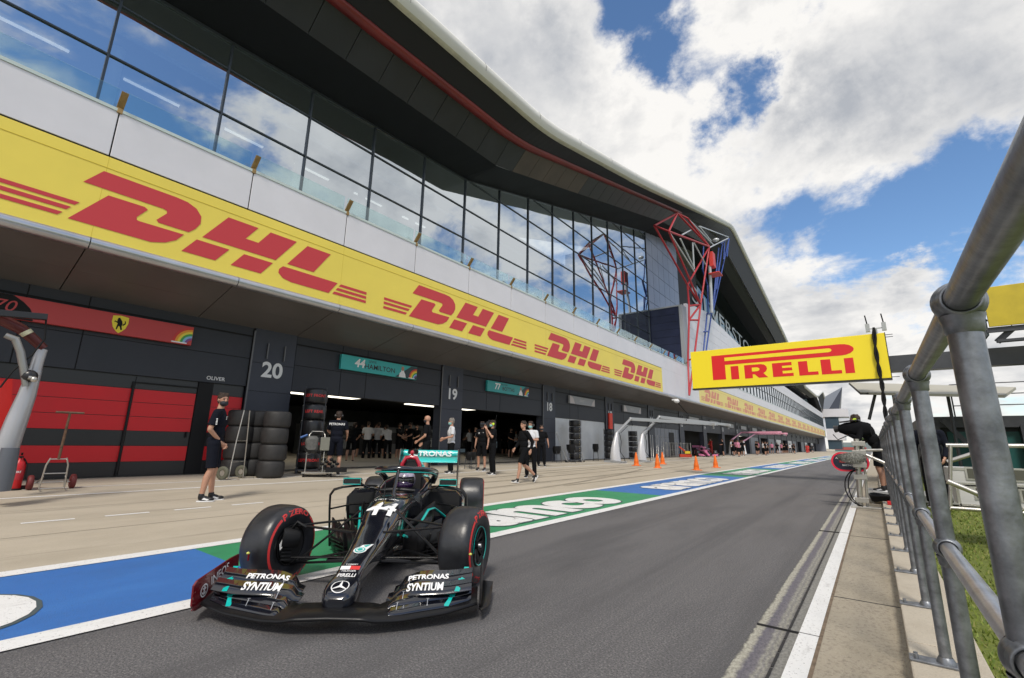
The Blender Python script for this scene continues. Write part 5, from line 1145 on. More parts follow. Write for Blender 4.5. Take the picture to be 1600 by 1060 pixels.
tower(899, 716, 6, .36, .34, 'tall rack of black covered tyres in front of the pale door', None, mat('cover_label_tan', (.45,.38,.2), .6))
tower(952, 716, 5, .36, .28, 'dark covered tyre rack under the bright red board', None, None)
tower(990, 714, 5, .36, .30, 'dark covered tyre rack between the two silver pedestals', None, mat('cover_label_pale', (.4,.4,.4), .6))
# ------------------------------------------------------------------ trolleys
def sack_truck(px, py, ang, lab, hgt=1.35, wheelm=RED):
    g = grc(px, py); r = thing('hand_trolley', (g.x, g.y, gz(g.x)), ang, lab, 'trolley'); b = MB()
    for s in (1,-1): b.tube([(.0,s*.17,.03),(.05,s*.15,.45),(.06,s*.11,.58)], .014, 6)
    for z, w_ in ((.03,.18),(.30,.16),(.56,.12)): b.cyl((.0+.1*z,-w_,z),(.0+.1*z,w_,z),.012,n=6)
    for s in (1,-1): b.cyl((0,s*.17,.03),(.25,s*.17,.03),.011,n=6); b.cyl((.03,s*.15,.25),(-.16,s*.2,.13),.011,n=6)
    b.cyl((-.16,-.27,.13),(-.16,.27,.13),.012,n=6); b.build('frame', [STEEL], r)
    b = MB(); b.cyl((.06,0,.56),(.22,0,hgt),.022,.020,n=8); b.cyl((.22,-.2,hgt),(.22,.2,hgt),.018,n=8); b.build('handle', [mat('rusty_tube', (.20,.13,.09), .45, .6, var=.3, vscale=12)], r)
    for s in (1,-1):
        c = MB(); c.lathe([(.06,-.035),(.10,-.045),(.13,-.03),(.135,0),(.13,.03),(.10,.045),(.06,.035)], (-.16,s*.29,.135), (0,1,0), 20); c.cyl((-.16,s*.29-.02,.135),(-.16,s*.29+.02,.135),.06,n=12,m=1); c.build('wheel', [mat('red_wheel', (.14,.02,.02), .6), STEEL], r)
    return r
g1 = gr(80, 766); sack_truck(80, 766, math.atan2(-g1.y, -g1.x)+.1, 'steel sack truck with T handle and red wheels in front of the red door', 1.42)
def a_frame(px, py, ang, lab, hgt=1.55, wd=.42):
    g = grc(px, py); r = thing('hand_trolley', (g.x, g.y, gz(g.x)), ang, lab, 'trolley'); b = MB()
    b.tube([(0,-wd/2,.02),(.02,-wd*.38,hgt*.5),(.05,-wd*.2,hgt)], .016, 6); b.tube([(0,wd/2,.02),(.02,wd*.38,hgt*.5),(.05,wd*.2,hgt)], .016, 6)
    for z, q in ((.06,.48),(.42,.42),(hgt*.55,.34)): b.cyl((0,-wd*q,z),(0,wd*q,z),.013,n=6)
    b.cyl((0,-wd/2,.03),(.3,-wd/2,.03),.014,n=6); b.cyl((0,wd/2,.03),(.3,wd/2,.03),.014,n=6); b.build('frame', [STEEL], r)
    for s in (1,-1):
        c = MB(); c.lathe([(.07,-.03),(.12,-.04),(.155,-.025),(.16,0),(.155,.025),(.12,.04),(.07,.03)], (-.12,s*wd*.62,.16), (0,1,0), 22); c.cyl((-.12,s*wd*.62-.02,.16),(-.12,s*wd*.62+.02,.16),.07,n=12,m=1); c.build('wheel', [mat('olive_tyre', (.10,.10,.07), .7), STEEL], r)
    return r
g1 = gr(372, 749); a_frame(368, 749, math.atan2(-g1.y, -g1.x)+.9, 'tall silver A-frame trolley with two wheels beside the tyre stack', 1.68, .5)
for px, py, an, lab in ((880, 722, .3, 'slim silver ladder trolley leaning near the pale door, left one'), (905, 722, .0, 'slim silver ladder trolley leaning near the pale door, right one')):
    g = grc(px, py); r = thing('leaning_ladder', (g.x, g.y, gz(g.x)), an, lab, 'ladder'); b = MB()
    for s in (.12,-.12): b.cyl((.25,s,.05),(-.35,s,1.55),.02,n=6)
    for i in range(6): b.cyl((.25-.1*i,-.12,.1+.25*i),(.25-.1*i,.12,.1+.25*i),.013,n=6)
    b.cyl((.25,.12,.05),(-.1,.12,.05),.02,n=6); b.cyl((-.1,.12,.05),(-.1,.12,.95),.015,n=6); b.build('rails', [STEEL], r)
    c = MB(); c.cyl((.2,-.2,.06),(.2,-.16,.06),.06,n=10); c.cyl((.2,.16,.06),(.2,.2,.06),.06,n=10); c.build('wheel', [BLACK], r)
# equipment trolley beside the man seen from behind
g1 = gr(489, 745); r = thing('equipment_trolley', (g1.x, g1.y, gz(g1.x)), math.atan2(-g1.y, -g1.x), 'steel framed trolley with grey bags and dangling tools beside the covered tyre rack', 'trolley')
b = MB()
for s in (1,-1): b.tube([(.12,s*.22,.06),(.10,s*.22,.8),(.08,s*.20,1.12),(.0,s*.15,1.2),(-.1,s*.15,1.22)], .016, 6)
b.cyl((-.1,-.15,1.22),(-.1,.15,1.22),.016,n=6); b.box(-.45,.25,-.3,.5,.1,.13); b.tube([(.2,-.25,.1),(.2,.45,.1)], .02, 6); b.build('frame', [STEEL], r)
b = MB(); b.loft([rrect(.0,.16,1.1,.62), rrect(.12,.17,1.08,.66), rrect(.17,.12,1.0,.72)]); b.xf(Matrix.Translation((0,-.12,0))); b.build('bag', [mat('grey_bag', (.10,.10,.095), .7, var=.3, vscale=9)], r, bevel=.01)
b = MB(); b.box(.0,.16,.10,.34,.70,1.06); b.build('document_pouch', [mat('clear_pouch', (.18,.18,.15), .25)], r, bevel=.015)
b = MB()
for i in range(9): b.tube([(.1,-.35+.03*i,1.1-.05*i),(.17,-.36+.02*i,.9-.05*i),(.14,-.30+.07*i,.7)], .008, 5)
for i in range(12): b.sph((.1+.05*math.sin(i*2),.15+.05*i*.8,.22+.06*((i*7) % 5)), .05,.06,.045, n=8)
b.cyl((.15,-.42,1.04),(.15,-.25,1.12),.03,n=8,m=1); b.box(-.1,.3,.3,.85,.13,.24); b.build('tools', [BLACK, mat('blue_tool', (.02,.09,.3), .4)], r)
b = MB()
for q in ((.2,-.25),(.2,.45),(-.4,-.25),(-.4,.45)): b.cyl((q[0],q[1]-.02,.045),(q[0],q[1]+.02,.045),.045,n=10)
b.build('castor', [BLACK], r)
# fire extinguisher
g1 = gr(21, 766); r = thing('fire_extinguisher', (g1.x, g1.y, gz(g1.x)), math.atan2(-g1.y, -g1.x), 'red fire extinguisher standing at the foot of the silver boom arm', 'extinguisher')
b = MB(); b.lathe([(.001,.02),(.085,.02),(.09,.04),(.09,.42),(.075,.49),(.035,.54),(.03,.57)], (0,0,0), (0,0,1), 24); b.build('cylinder', [RED], r)
b = MB(); b.box(-.05,.08,-.02,.02,.57,.60); b.bar((-.02,0,.62),(.12,0,.66),.03,.01); b.cyl((0,0,.5),(0,0,.6),.03,n=10); b.tube([(.0,.04,.56),(.03,.10,.45),(.04,.11,.2)], .012, 6); b.build('valve', [BLACK], r)
b = MB(); b.lathe([(.0935,.18),(.0935,.36)], (0,0,0), (0,0,1), 24); b.text('FIRE', .05, lambda u, v: (.095*math.cos(u/.095), .095*math.sin(u/.095), .32+v), 1, bold=.01); b.build('label', [mat('label_red', (.42,.02,.03), .4), WHITE], r, fix=False)
b = MB(); b.lathe([(.001,.0),(.11,.0),(.11,.02),(.085,.03)], (0,0,0), (0,0,1), 20); b.build('foot', [BLACK], r)
g1 = gr(33, 764); b = MB(); b.box(-.18,.18,-.1,.1,0,.05); o = b.build('rubber_block', [BLACK], bevel=.01); o.location = (g1.x, g1.y, gz(g1.x)); tag(o, 'flat black rubber block on the floor beside the extinguisher', 'block')
# cones
b = MB(); b.box(-.19,.19,-.19,.19,0,.03); b.lathe([(.15,.03),(.135,.06),(.125,.22),(.128,.225),(.085,.40),(.088,.405),(.035,.68),(.022,.70),(.001,.70)], (0,0,0), (0,0,1), 22)
cone = b.build('traffic_cone', [ORANGE], bevel=.004)
CN = ['leftmost orange cone in front of the nearer silver pedestal', 'orange cone standing between the two silver pedestals, nearer the lane', 'orange cone farthest from the lane, right of the pedestals', 'orange cone nearest the painted strip', 'rightmost orange cone beyond the others']
for i, (px, py) in enumerate(((994.5,728), (1027.5,731.5), (1035.5,725.5), (1088.5,735), (1118.5,731))):
    o = cone if i == 0 else dup(cone); g = grc(px, py); o.location = (g.x, g.y, gz(g.x)); o.rotation_euler = (0,0,.3*i); tag(o, CN[i], 'cone', 'orange cones on the apron'); o.scale = (1.0,1.0,1.0)
# ------------------------------------------------------------------ pit booms
def boom(px, py, lab, tip, elbow, tint=SILV, arm=SILV, sc=1.0, cable=True):
    g = gr(px, py); z0 = gz(g.x); r = thing('pit_boom', (g.x, g.y, z0), 0, lab, 'boom arm')
    b = MB(); R = []
    E_ = V((elbow[0]-g.x, elbow[1]-g.y, elbow[2]-z0)); hd = V((E_.x, E_.y, 0)); hd = hd.normalized() if hd.length > .05 else V((0,1,0)); sd = V((-hd.y, hd.x, 0))
    for t, (ox, w1, d1) in enumerate(((0,.36,.30), (-.03,.34,.27), (-.02,.30,.22), (.05,.22,.17), (.16,.14,.12), (.24,.10,.09))):
        zz = (.1, .35, .75, 1.15, 1.5, 1.72)[t]*sc; c = V((hd.x*ox, hd.y*ox, zz)); R.append(b.ring(c, hd*w1*sc, sd*d1*sc, 14))
    b.loft(R); b.build('pedestal', [tint], r)
    b = MB(); b.box(-.5*sc,.5*sc,-.5*sc,.5*sc,.0,.07); b.tube([(-.6,-.3,.09),(.0,-.5,.12),(.7,-.35,.08)], .03, 6); b.build('base_plate', [mat('pale_base', (.35,.36,.37), .5)], r, bevel=.02)
    b = MB(); top = V((hd.x*.24, hd.y*.24, 1.70*sc)); b.tube([top-V((0,0,.1)), top, E_], [.11*sc,.10*sc,.075*sc], 10); T = V((tip[0]-g.x, tip[1]-g.y, tip[2]-z0))
    b.sph(E_, .12*sc, n=12); b.bar(E_, T, .14*sc, .20*sc); b.build('arm', [arm], r, bevel=.01)
    b = MB(); n = 40; D = T-E_
    b.tube([E_+D*(.1+.8*i/n)+V((0,0,-.16-.05*math.sin(i*1.3))) for i in range(n+1)], .014, 5)
    b.tube([top+V((.12,.1,0)), top+V((.22,.1,-.5)), top+V((.12,.14,-1.1)), V((.45,.2,.3)), V((.5,.2,.05))], .018, 6)
    if cable: b.tube([E_, E_+V((.1,.1,-.4)), (E_+top)/2+V((.22,.1,0)), top+V((.2,.1,0))], .016, 6)
    b.build('air_hose', [BLACK], r)
    b = MB(); b.bar(T, T+V((0,0,-.35)), .1, .1); b.box(T.x-.2,T.x+.2,T.y-.35,T.y+.05,T.z-.12,T.z+.08); b.build('boom_head', [arm], r, bevel=.01)
    return r
GSIL = mat('matt_silver_arm', (.40,.41,.42), .38, .4)
e1 = onx(985, 655, gr(962,723).x+.2); t1 = ony(1095, 657, 38.0); boom(962, 723, 'nearer tall silver boom pedestal with long horizontal arm', (-9.3, 37, e1.z+.05), tuple(e1), arm=GSIL)
e2 = onx(1030, 652, gr(1003,722).x+.2); boom(1003, 722, 'farther silver boom pedestal with long horizontal arm', (-9.6, 43, e2.z-.1), tuple(e2), arm=GSIL)
PKB = mat('boom_pink', (.75,.35,.48), .4)
for px, py, ex, ey, tip, lab in ((1143,711,1158,676,(-8.9,66),'white boom pedestal with pink arm, left one of the far pair'), (1163,711,1180,678,(-9.0,72),'white boom pedestal with pink arm, right one of the far pair')):
    e_ = onx(ex, ey, gr(px,py).x+.2); boom(px, py, lab, (tip[0], tip[1], e_.z), tuple(e_), tint=WHITE, arm=PKB, cable=False)
# near left boom arm (seen at the picture's left edge)
q = lambda x, y, X=-10.6: onx(x, y, X)
r = thing('pit_boom', (-10.8, .62, gz(-10.8)), 0, 'large silver boom arm with red stripes at the left edge of the picture', 'boom arm')
o_ = V(r.location)
def slab(b, pts, t, m=0): b.prism([(i,) for i in range(len(pts))], lambda i: pts[i]-o_, (-1,0,0), t, m)
tb = lambda P, r_, name, m_, fl=.8: (lambda bb: (bb.tube([q(*p)-o_ for p in P], r_, 14, flat=fl), bb.build(name, [m_], r))[1])(MB())
tb([(-4,764),(2,730),(14,690),(27,655),(42,618),(55,578)], [.12,.13,.14,.13,.11,.085], 'pedestal', mat('satin_silver', (.42,.42,.44), .3, .45))
tb([(2,768,-10.4),(8,735,-10.4),(17,700,-10.4)], [.10,.12,.10], 'lower_panel', mat('slate_panel', (.10,.11,.13), .4))
tb([(54,582),(60,562),(66,546)], [.08,.075,.07], 'arm', mat('satin_silver', (.42,.42,.44), .3, .45))
tb([(68,545),(52,530),(34,515),(-4,496)], [.08,.09,.10,.11], 'upper_arm', mat('dark_red_metal', (.10,.02,.02), .35, .3))
tb([(44,523,-10.52),(39,518,-10.52)], [.095,.10], 'stripe', mat('cream_stripe', (.6,.58,.4), .4))
tb([(8,524,-10.4),(24,530,-10.4),(32,550,-10.4),(37,578,-10.4),(40,604,-10.4)], [.05,.065,.065,.06,.05], 'strut', mat('grey_strut', (.30,.30,.29), .35, .5))
b = MB(); b.sph(q(46,588,-10.4)-o_, .10, n=14, m=0); b.cyl(q(44,590,-10.3)-o_, q(56,592,-10.3)-o_, .03, n=8, m=1); b.sph(q(53,593,-10.25)-o_, .045, n=10, m=1); b.build('joint', [SATB, STEEL], r)
b = MB(); b.tube([q(72,500,-10.4)-o_, q(70,530,-10.4)-o_, q(50,555,-10.4)-o_, q(20,580,-10.4)-o_, q(0,606,-10.4)-o_], .012, 6); b.build('cable', [BLACK], r)
b = MB(); b.bar(q(-6,489,-10.4), q(74,496,-10.4), .10, .10); o = b.build('gantry_rail', [SATB], bevel=.01); tag(o, 'thin black rail crossing in front of the number 70 badge', 'rail')
b = MB(); b.prism([(-3,596),(20,592),(18,640),(9,672),(-3,700)], lambda u, v: onx(u, v, -11.3), (-1,0,0), .25); tag(b.build('red_cabinet', [mat('cabinet_red', (.50,.015,.012), .35)], bevel=.02), 'red upright cabinet behind the silver boom arm', 'cabinet')
# folded stands, floor jacks and other small kit against the garage fronts
def stand(px, py, lab, kind, hgt=.9, m=BLACK, grp=None):
    g = grc(px, py); r = thing('equipment_stand' if kind else 'barrier_frame', (g.x, g.y, gz(g.x)), px*.37, lab, 'stand', grp); b = MB()
    for q in ((-.2,-.15),(.2,-.15),(-.2,.15),(.2,.15)): b.cyl((q[0],q[1],0),(q[0]*.7,q[1]*.7,hgt),.014,n=6)
    for z in (.12,.5,.95): b.tube([(-.2+.06*z,-.15+.045*z,hgt*z),(.2-.06*z,-.15+.045*z,hgt*z),(.2-.06*z,.15-.045*z,hgt*z),(-.2+.06*z,.15-.045*z,hgt*z)], .011, 5, closed=True)
    b.build('frame', [STEEL if not kind else DGREY], r)
    if kind: c = MB(); c.loft([c.ring(V((0,0,hgt*.55)), V((.17,0,0)), V((0,.15,0)), 10), c.ring(V((0,0,hgt*.8)), V((.26,0,0)), V((0,.2,0)), 10), c.ring(V((.03,0,hgt*1.05)), V((.24,0,0)), V((0,.18,0)), 10)]); c.build('load', [m], r)
    return r
stand(931, 718, 'black pot-shaped load on a floor stand between the ladders and the tyre rack', 1, .95)
stand(870, 722, 'low black equipment stand at the foot of pillar 18', 1, .8)
stand(735, 733, 'low black equipment case stand left of the people at the second garage', 1, .6)
stand(893, 723, 'black equipment stand between the two ladders', 1, .9)
s1 = stand(1062, 715, 'steel barrier frame in front of the blue grey wall', 0, 1.25, grp='steel frames in front of the blue grey wall')
for px in (1040, 1048, 1055, 1070, 1078): g = grc(px, 715); dup(s1, (g.x, g.y, gz(g.x)), px*.5)
for i, px in enumerate((1024, 1032, 1040)):
    g = grc(px, 715); b = MB(); b.cyl((.5,0,.03),(-.35,0,1.75),.025,n=6); b.cyl((.5,.14,.03),(-.35,.14,1.75),.025,n=6); b.bar((.5,0,.05),(.5,.14,.05),.05,.05); o = b.build('leaning_pole', [STEEL]); o.location = (g.x-.3, g.y, gz(g.x)); o.rotation_euler = (0,0,-1.2)
    tag(o, 'pair of silver poles leaning on the blue grey wall', 'pole', 'silver poles leaning on the wall')
g = grc(1072, 717); r = thing('floor_jack', (g.x, g.y, gz(g.x)), .5, 'red and yellow wheeled jack left of the dark doorway', 'jack'); b = MB(); b.box(-.5,.4,-.25,.25,.12,.35); b.bar((.3,0,.3),(-.5,0,.95),.1,.1); b.build('jack_body', [mat('jack_red', (.5,.05,.02), .4)], r)
b = MB(); b.box(-.1,.3,-.3,.3,.4,.6); b.build('jack_head', [mat('jack_yellow', (.7,.5,.03), .4)], r)
# ceiling flood lamp hanging under the canopy, cable dropping to the boom
b = MB(); p = onx(1057, 627, -11.6); b.sph(p, .22, .28, .16, n=14); b.box(p.x-.3,p.x+.1,p.y-.2,p.y+.2,p.z+.05,p.z+.16); o = b.build('dome_camera', [WHITE]); tag(o, 'white dome lamp under the canopy edge with a hanging cable', 'lamp')
b = MB(); b.tube([p, p+V((.4,1.2,-.9)), onx(1072, 660, -10.6)], .03, 6); o2 = b.build('hanging_cable', [BLACK], o)
# ------------------------------------------------------------------ lattice mast in red, white and blue
MR = mat('mast_red', (.42,.02,.03), .4, var=.1, vscale=2); MW = mat('mast_white', (.55,.57,.60), .35, .3); MBL = mat('mast_blue', (.02,.06,.28), .4)
mast = thing('lattice_mast', (-11.2, 36.5, 5.4), 0, 'tall red white and blue steel lattice mast standing against the balcony under the roof tip', 'mast'); mo = V(mast.location)
def zp(x, y, X): return onx(1020+x/4.418, 320+y/4.418, X)-mo
n_ = dict(a=(10,145,-12.0), b=(170,60,-11.4), c=(110,185,-10.9), d=(240,555,-11.3), e=(390,290,-10.2), f=(330,690,-10.9), g=(243,1075,-11.5), h=(285,1060,-10.95), i=(240,95,-11.0), j=(250,700,-11.35), k=(250,797,-11.4), l=(318,797,-10.93))
q = {k: zp(*v) for k, v in n_.items()}
b = MB()
for s_ in ('ab','bc','ca','ad','cf','de','ef','ce','be','ie','bi','df','dj','jk','kg','fl','lh','jf','kl','kf','ac'): b.cyl(q[s_[0]], q[s_[1]], .085, n=8)
for s_ in ('gh','bc'): b.cyl(q[s_[0]], q[s_[1]], .07, n=8)
b.cyl(q['h'], onx(1077,618,-11.2)-mo, .08, n=8); b.cyl(q['g'], onx(1077,618,-11.2)-mo, .08, n=8)
b.build('red_lattice', [MR], mast)
b = MB()
for x0,y0,X0,x1,y1,X1 in ((120,200,-10.9,285,460,-10.7),(190,235,-10.7,287,445,-10.7),(275,262,-10.5,285,445,-10.7),(243,98,-11,420,280,-10.6),(320,150,-10.9,402,250,-10.6),(385,300,-10.3,520,232,-11.2),(325,150,-10.9,523,225,-11.3),(200,210,-10.8,265,175,-11),(285,265,-10.5,370,425,-10.5)): b.cyl(zp(x0,y0,X0), zp(x1,y1,X1), .065, n=8)
b.cyl(zp(393,420,-10.6), zp(408,745,-10.9), .14, n=10); b.sph(zp(435,245,-10.8), .35, .25, .22, n=12); b.build('white_lattice', [MW], mast)
b = MB()
for x0,y0,X0,x1,y1,X1 in ((525,235,-11.2,415,740,-11.4),(480,270,-11,440,585,-11.2),(350,290,-11.8,345,450,-11.8),(378,560,-11.6,382,750,-11.6),(405,750,-11.5,368,1010,-11.6),(375,750,-11.7,350,1010,-11.75),(378,755,-11.6,408,752,-11.5),(353,878,-11.7,386,876,-11.6),(455,300,-11,415,700,-11.3),(410,740,-11.4,460,400,-11.1),(340,440,-11.8,380,560,-11.7),(525,235,-11.2,512,360,-11.1),(470,270,-11.1,520,235,-11.2),(495,250,-11.1,490,380,-11.1)): b.cyl(zp(x0,y0,X0), zp(x1,y1,X1), .075, n=8)
b.build('blue_lattice', [MBL], mast)
b = MB(); c = zp(425,380,-10.2); b.box(c.x-.4,c.x+.0,c.y-.45,c.y+.45,c.z-.75,c.z+.75); b.box(c.x-.5,c.x+.5,c.y-.7,c.y+.7,c.z-1.6,c.z-1.5); b.build('red_box', [mat('box_red', (.62,.05,.04), .45)], mast, bevel=.02)
# ------------------------------------------------------------------ gantry with tyre maker's sign
YG = 20.0
gan = thing('sign_gantry', (0.78, YG, 0), 0, 'steel gantry beam reaching over the pit lane from the right', 'gantry')
def loc(b_, o): b_.xf(Matrix.Translation(-V(o.location))); return b_
b = MB(); b.box(.8, 14, YG+.25, YG+.65, 3.80, 4.0); b.box(.8, 14, YG+.25, YG+.29, 4.0, 4.26); b.box(.8, 14, YG+.25, YG+.65, 4.26, 4.34); b.box(-5.6, .8, YG+.28, YG+.6, 4.9, 5.05); b.box(-5.6, .8, YG+.28, YG+.6, 3.6, 3.75)
for i in range(6): b.bar((-5.5+1.05*i, YG+.45, 3.7), (-4.5+1.05*i, YG+.45, 5.0), .08, .08)
b.box(5.6, 6.0, YG+.25, YG+.65, 0, 3.8); b.box(11.6, 12.0, YG+.25, YG+.65, 0, 3.8)
loc(b, gan).build('beam', [DGREY], gan)
b = MB(); b.cyl((4.3, YG+.5, 3.2), (14, YG+.5, 3.2), .12, n=10); b.bar((4.2,YG+.5,2.95),(7.4,YG+.4,1.4),.16,.16); b.bar((6.2,YG+.5,3.1),(4.0,YG+.4,.6),.16,.16); b.bar((4.6,YG+.5,3.15),(8.6,YG+.4,1.2),.14,.14)
loc(b, gan).build('lower_brace', [DGREY], gan)
sg = thing('gantry_sign', (-2.46, YG, 3.55), 0, 'long yellow sign with red PIRELLI lettering hanging over the pit lane', 'sign')
b = MB(); b.box(-5.72, .78, YG-.02, YG+.22, 3.555, 5.12); loc(b, sg).build('sign_panel', [YELP], sg, bevel=.01)
b = MB(); b.box(-5.74, .80, YG-.03, YG+.24, 3.50, 3.552); b.box(.782, .80, YG-.03, YG+.23, 3.55, 5.13)
for z in (3.6, 4.98, 5.06): b.cyl((.8, YG+.1, z), (1.0, YG+.1, z), .012, n=6)
loc(b, sg).build('sign_edge', [SATB], sg)
PL = [[(-4.89,3.86),(-4.89,4.86),(-.50,4.86),(-.36,4.845),(-.24,4.80),(-.15,4.73),(-.12,4.655),(-.15,4.58),(-.24,4.51),(-.36,4.465),(-.50,4.45),(-1.2,4.45),(-4.39,4.45),(-4.39,3.86)]]
LT = [[(-4.19,3.84),(-4.19,4.37),(-3.90,4.37),(-3.90,3.84)],
 [(-3.69,3.84),(-3.69,4.37),(-3.10,4.37),(-2.98,4.34),(-2.91,4.27),(-2.89,4.18),(-2.93,4.08),(-3.03,4.01),(-2.88,3.84),(-3.20,3.84),(-3.34,3.99),(-3.41,3.99),(-3.41,3.84)],
 [(-2.71,3.83),(-2.71,4.36),(-2.06,4.36),(-2.06,4.24),(-2.38,4.24),(-2.38,4.155),(-2.06,4.155),(-2.06,4.045),(-2.38,4.045),(-2.38,3.945),(-2.03,3.945),(-2.03,3.83)],
 [(-1.85,3.82),(-1.85,4.35),(-1.56,4.35),(-1.56,3.94),(-1.25,3.94),(-1.25,3.82)], [(-1.15,3.81),(-1.15,4.35),(-.85,4.35),(-.85,3.93),(-.55,3.93),(-.55,3.81)], [(-.45,3.80),(-.45,4.34),(-.18,4.34),(-.18,3.80)]]
b = MB()
fg = frame((0, YG-.021, 0), (1,0,0), (0,0,1))
for P in PL+LT: b.prism(P, fg, (0,-1,0), .004)
loc(b, sg).build('sign_lettering', [REDP], sg)
b = MB()
fg = frame((0, YG-.0265, 0), (1,0,0), (0,0,1))
b.prism([(-4.39,4.605),(-4.39,4.745),(-.86,4.745),(-.80,4.725),(-.77,4.675),(-.80,4.625),(-.86,4.605)], fg, (0,-1,0), .003); b.prism([(-3.42,4.10),(-3.42,4.25),(-3.24,4.25),(-3.17,4.22),(-3.15,4.175),(-3.17,4.13),(-3.24,4.10)], fg, (0,-1,0), .003)
loc(b, sg).build('sign_counter', [YELP], sg)
an = thing('antenna_pair', (.55, YG, 5.15), 0, 'pair of small grey antennas above the right end of the yellow sign', 'antenna'); b = MB()
for x in (.35, .80): b.box(x-.06,x+.06,YG-.06,YG+.06,5.2,5.48,0); b.cyl((x,YG,5.48),(x-.03,YG,5.8),.022,n=6,m=1)
b.bar((.35,YG,5.3),(.8,YG,5.3),.03,.03,0); b.cyl((.58,YG,5.1),(.58,YG,5.3),.03,n=6,m=0); loc(b, an).build('antennas', [mat('pale_grey_box', (.4,.42,.42), .5), BLACK], an)
b = MB(); P = [tuple(ony(a, c, YG-.14)) for a, c in ((1365,512),(1368,545),(1373,575),(1378,600),(1381,625),(1384,650),(1390,690),(1396,740))]
for k in range(2): b.tube([V(p)+V((.035*math.sin(.9*t+k*3.1),0,.0)) for t, p in enumerate([V(P[i]).lerp(V(P[i+1]), f/4) for i in range(len(P)-1) for f in range(4)])], .035, 7)
tag(b.build('cable_bundle', [BLACK]), 'thick twisted black cable hanging down over the yellow sign', 'cable')
# second sign board, upper right
bb = thing('billboard', (4.6, 19.4, 4.4), 0, 'worn plain yellow billboard on a steel frame at the right edge', 'billboard')
a0, a1 = ony(1537,456,19), ony(1556,524,19)
b = MB(); b.box(3.16, 7.5, 19.0, 19.06, 4.78, 5.98); loc(b, bb).build('board', [YELO], bb, bevel=.01)
b = MB(); b.hexa([(3.10,19.1,4.55),(3.14,19.1,4.55),(3.14,20.2,4.5),(3.10,20.2,4.5),(3.10,19.1,5.9),(3.14,19.1,5.9),(3.14,20.2,5.8),(3.10,20.2,5.8)]); loc(b, bb).build('side_panel', [mat('dark_green_panel', (.02,.045,.045), .4)], bb)
b = MB(); b.box(3.1,7.5,19.07,19.15,4.62,4.77); b.bar((3.3,19.3,4.36),(3.7,19.2,4.75),.14,.14); b.bar((3.9,19.2,4.75),(4.9,19.4,4.36),.14,.14); b.bar((3.15,19.15,5.0),(3.15,20.1,5.4),.05,.05); b.box(3.3,7.5,19.2,19.4,4.345,4.42)
loc(b, bb).build('frame', [DGREY], bb)
# pale canopy over the pit wall stand and the stand itself
cn = thing('pit_wall_canopy', (2.6, 22.5, 3.9), 0, 'thin pale canopy on slanted posts behind the yellow sign', 'canopy')
K = lambda x, y, Y: ony(x, y, Y)
b = MB(); b.hexa([K(1327,601,24),K(1345,617,21),K(1570,622,21),K(1588,609,24)]+[p+V((0,0,.09)) for p in (K(1327,601,24),K(1345,617,21),K(1570,622,21),K(1588,609,24))])
loc(b, cn).build('roof_panel', [mat('canopy_cream', (.42,.40,.33), .6)], cn)
b = MB(); b.tube([K(1327,600,23.95),K(1345,616,20.95),K(1356,615,20.97),K(1340,600,23.95)], .03, 6, closed=True); b.cyl(K(1368,614,22), K(1358,656,22), .05, n=8); loc(b, cn).build('strut', [DGREY], cn)
for a_, c_ in ((K(1395,612,22.5), 0), (K(1480,614,22.5), 0)): b = MB(); b.cyl(a_, (a_.x,22.5,.02), .05, n=8); loc(b, cn).build('post', [DGREY], cn)
st = thing('pit_wall_stand', (8, 26, 0), 0, 'dark two-storey pit wall stand with railings behind the railing posts', 'stand')
b = MB(); b.box(1.6,30,24.0,30,2.05,2.45,0); b.box(1.6,30,24.3,30,.05,2.05,1)
for i in range(12): b.box(1.8+2.4*i,2.1+2.4*i,23.9,24.2,.0,2.1,0)
loc(b, st).build('stand_body', [DGREY, mat('stand_dark', (.018,.02,.024), .6, var=.3, vscale=.5)], st)
b = MB(); b.box(2.3,4.5,24.25,24.29,.3,1.9); loc(b, st).build('green_panel', [mat('dark_teal_panel', (.01,.09,.085), .45)], st)
b = MB()
for z in (2.85, 3.25, 3.65): b.cyl((2.6,24.1,z),(30,24.1,z),.02,n=6)
for i in range(12): b.cyl((2.6+2.3*i,24.1,2.45),(2.6+2.3*i,24.1,3.65),.025,n=6)
loc(b, st).build('railing', [DGREY], st)
for i in range(6): b = MB(); b.bar((2.2+3*i,23.7,2.3),(3.6+3*i,23.7,.1),.16,.16); loc(b, st).build('brace', [DGREY], st)
# ------------------------------------------------------------------ galvanised railing along the kerb
XR, RR = .168, .0262
rl = thing('railing', (XR, 6, .12), 0, 'galvanised tube railing with ball joints bolted to the kerb', 'railing')
b = MB(); b.cyl((XR,-.6,1.485),(XR,27.5,1.485),RR,n=28); loc(b, rl).build('top_rail', [GALV], rl)
b = MB(); b.cyl((XR,-.6,.86),(XR,27.5,.86),.0235,n=24); loc(b, rl).build('middle_rail', [GALVW], rl)
def fitting(z, r0, name):
    b = MB(); b.sph((0,0,z), r0, r0*.86, r0*.98, n=28); 
    for s in (1,-1): b.lathe([(RR+.001,.010),(RR+.004,.012),(RR+.007,.006),(RR+.010,-.004)], (0,s*(r0*.62),z), (0,s,0), 24)
    b.lathe([(RR+.0005,-.004),(RR+.004,.0),(RR+.005,.018),(RR+.009,.032)], (0,0,z-r0-.018), (0,0,1), 24)
    return b
yp = 1.22; k = 0
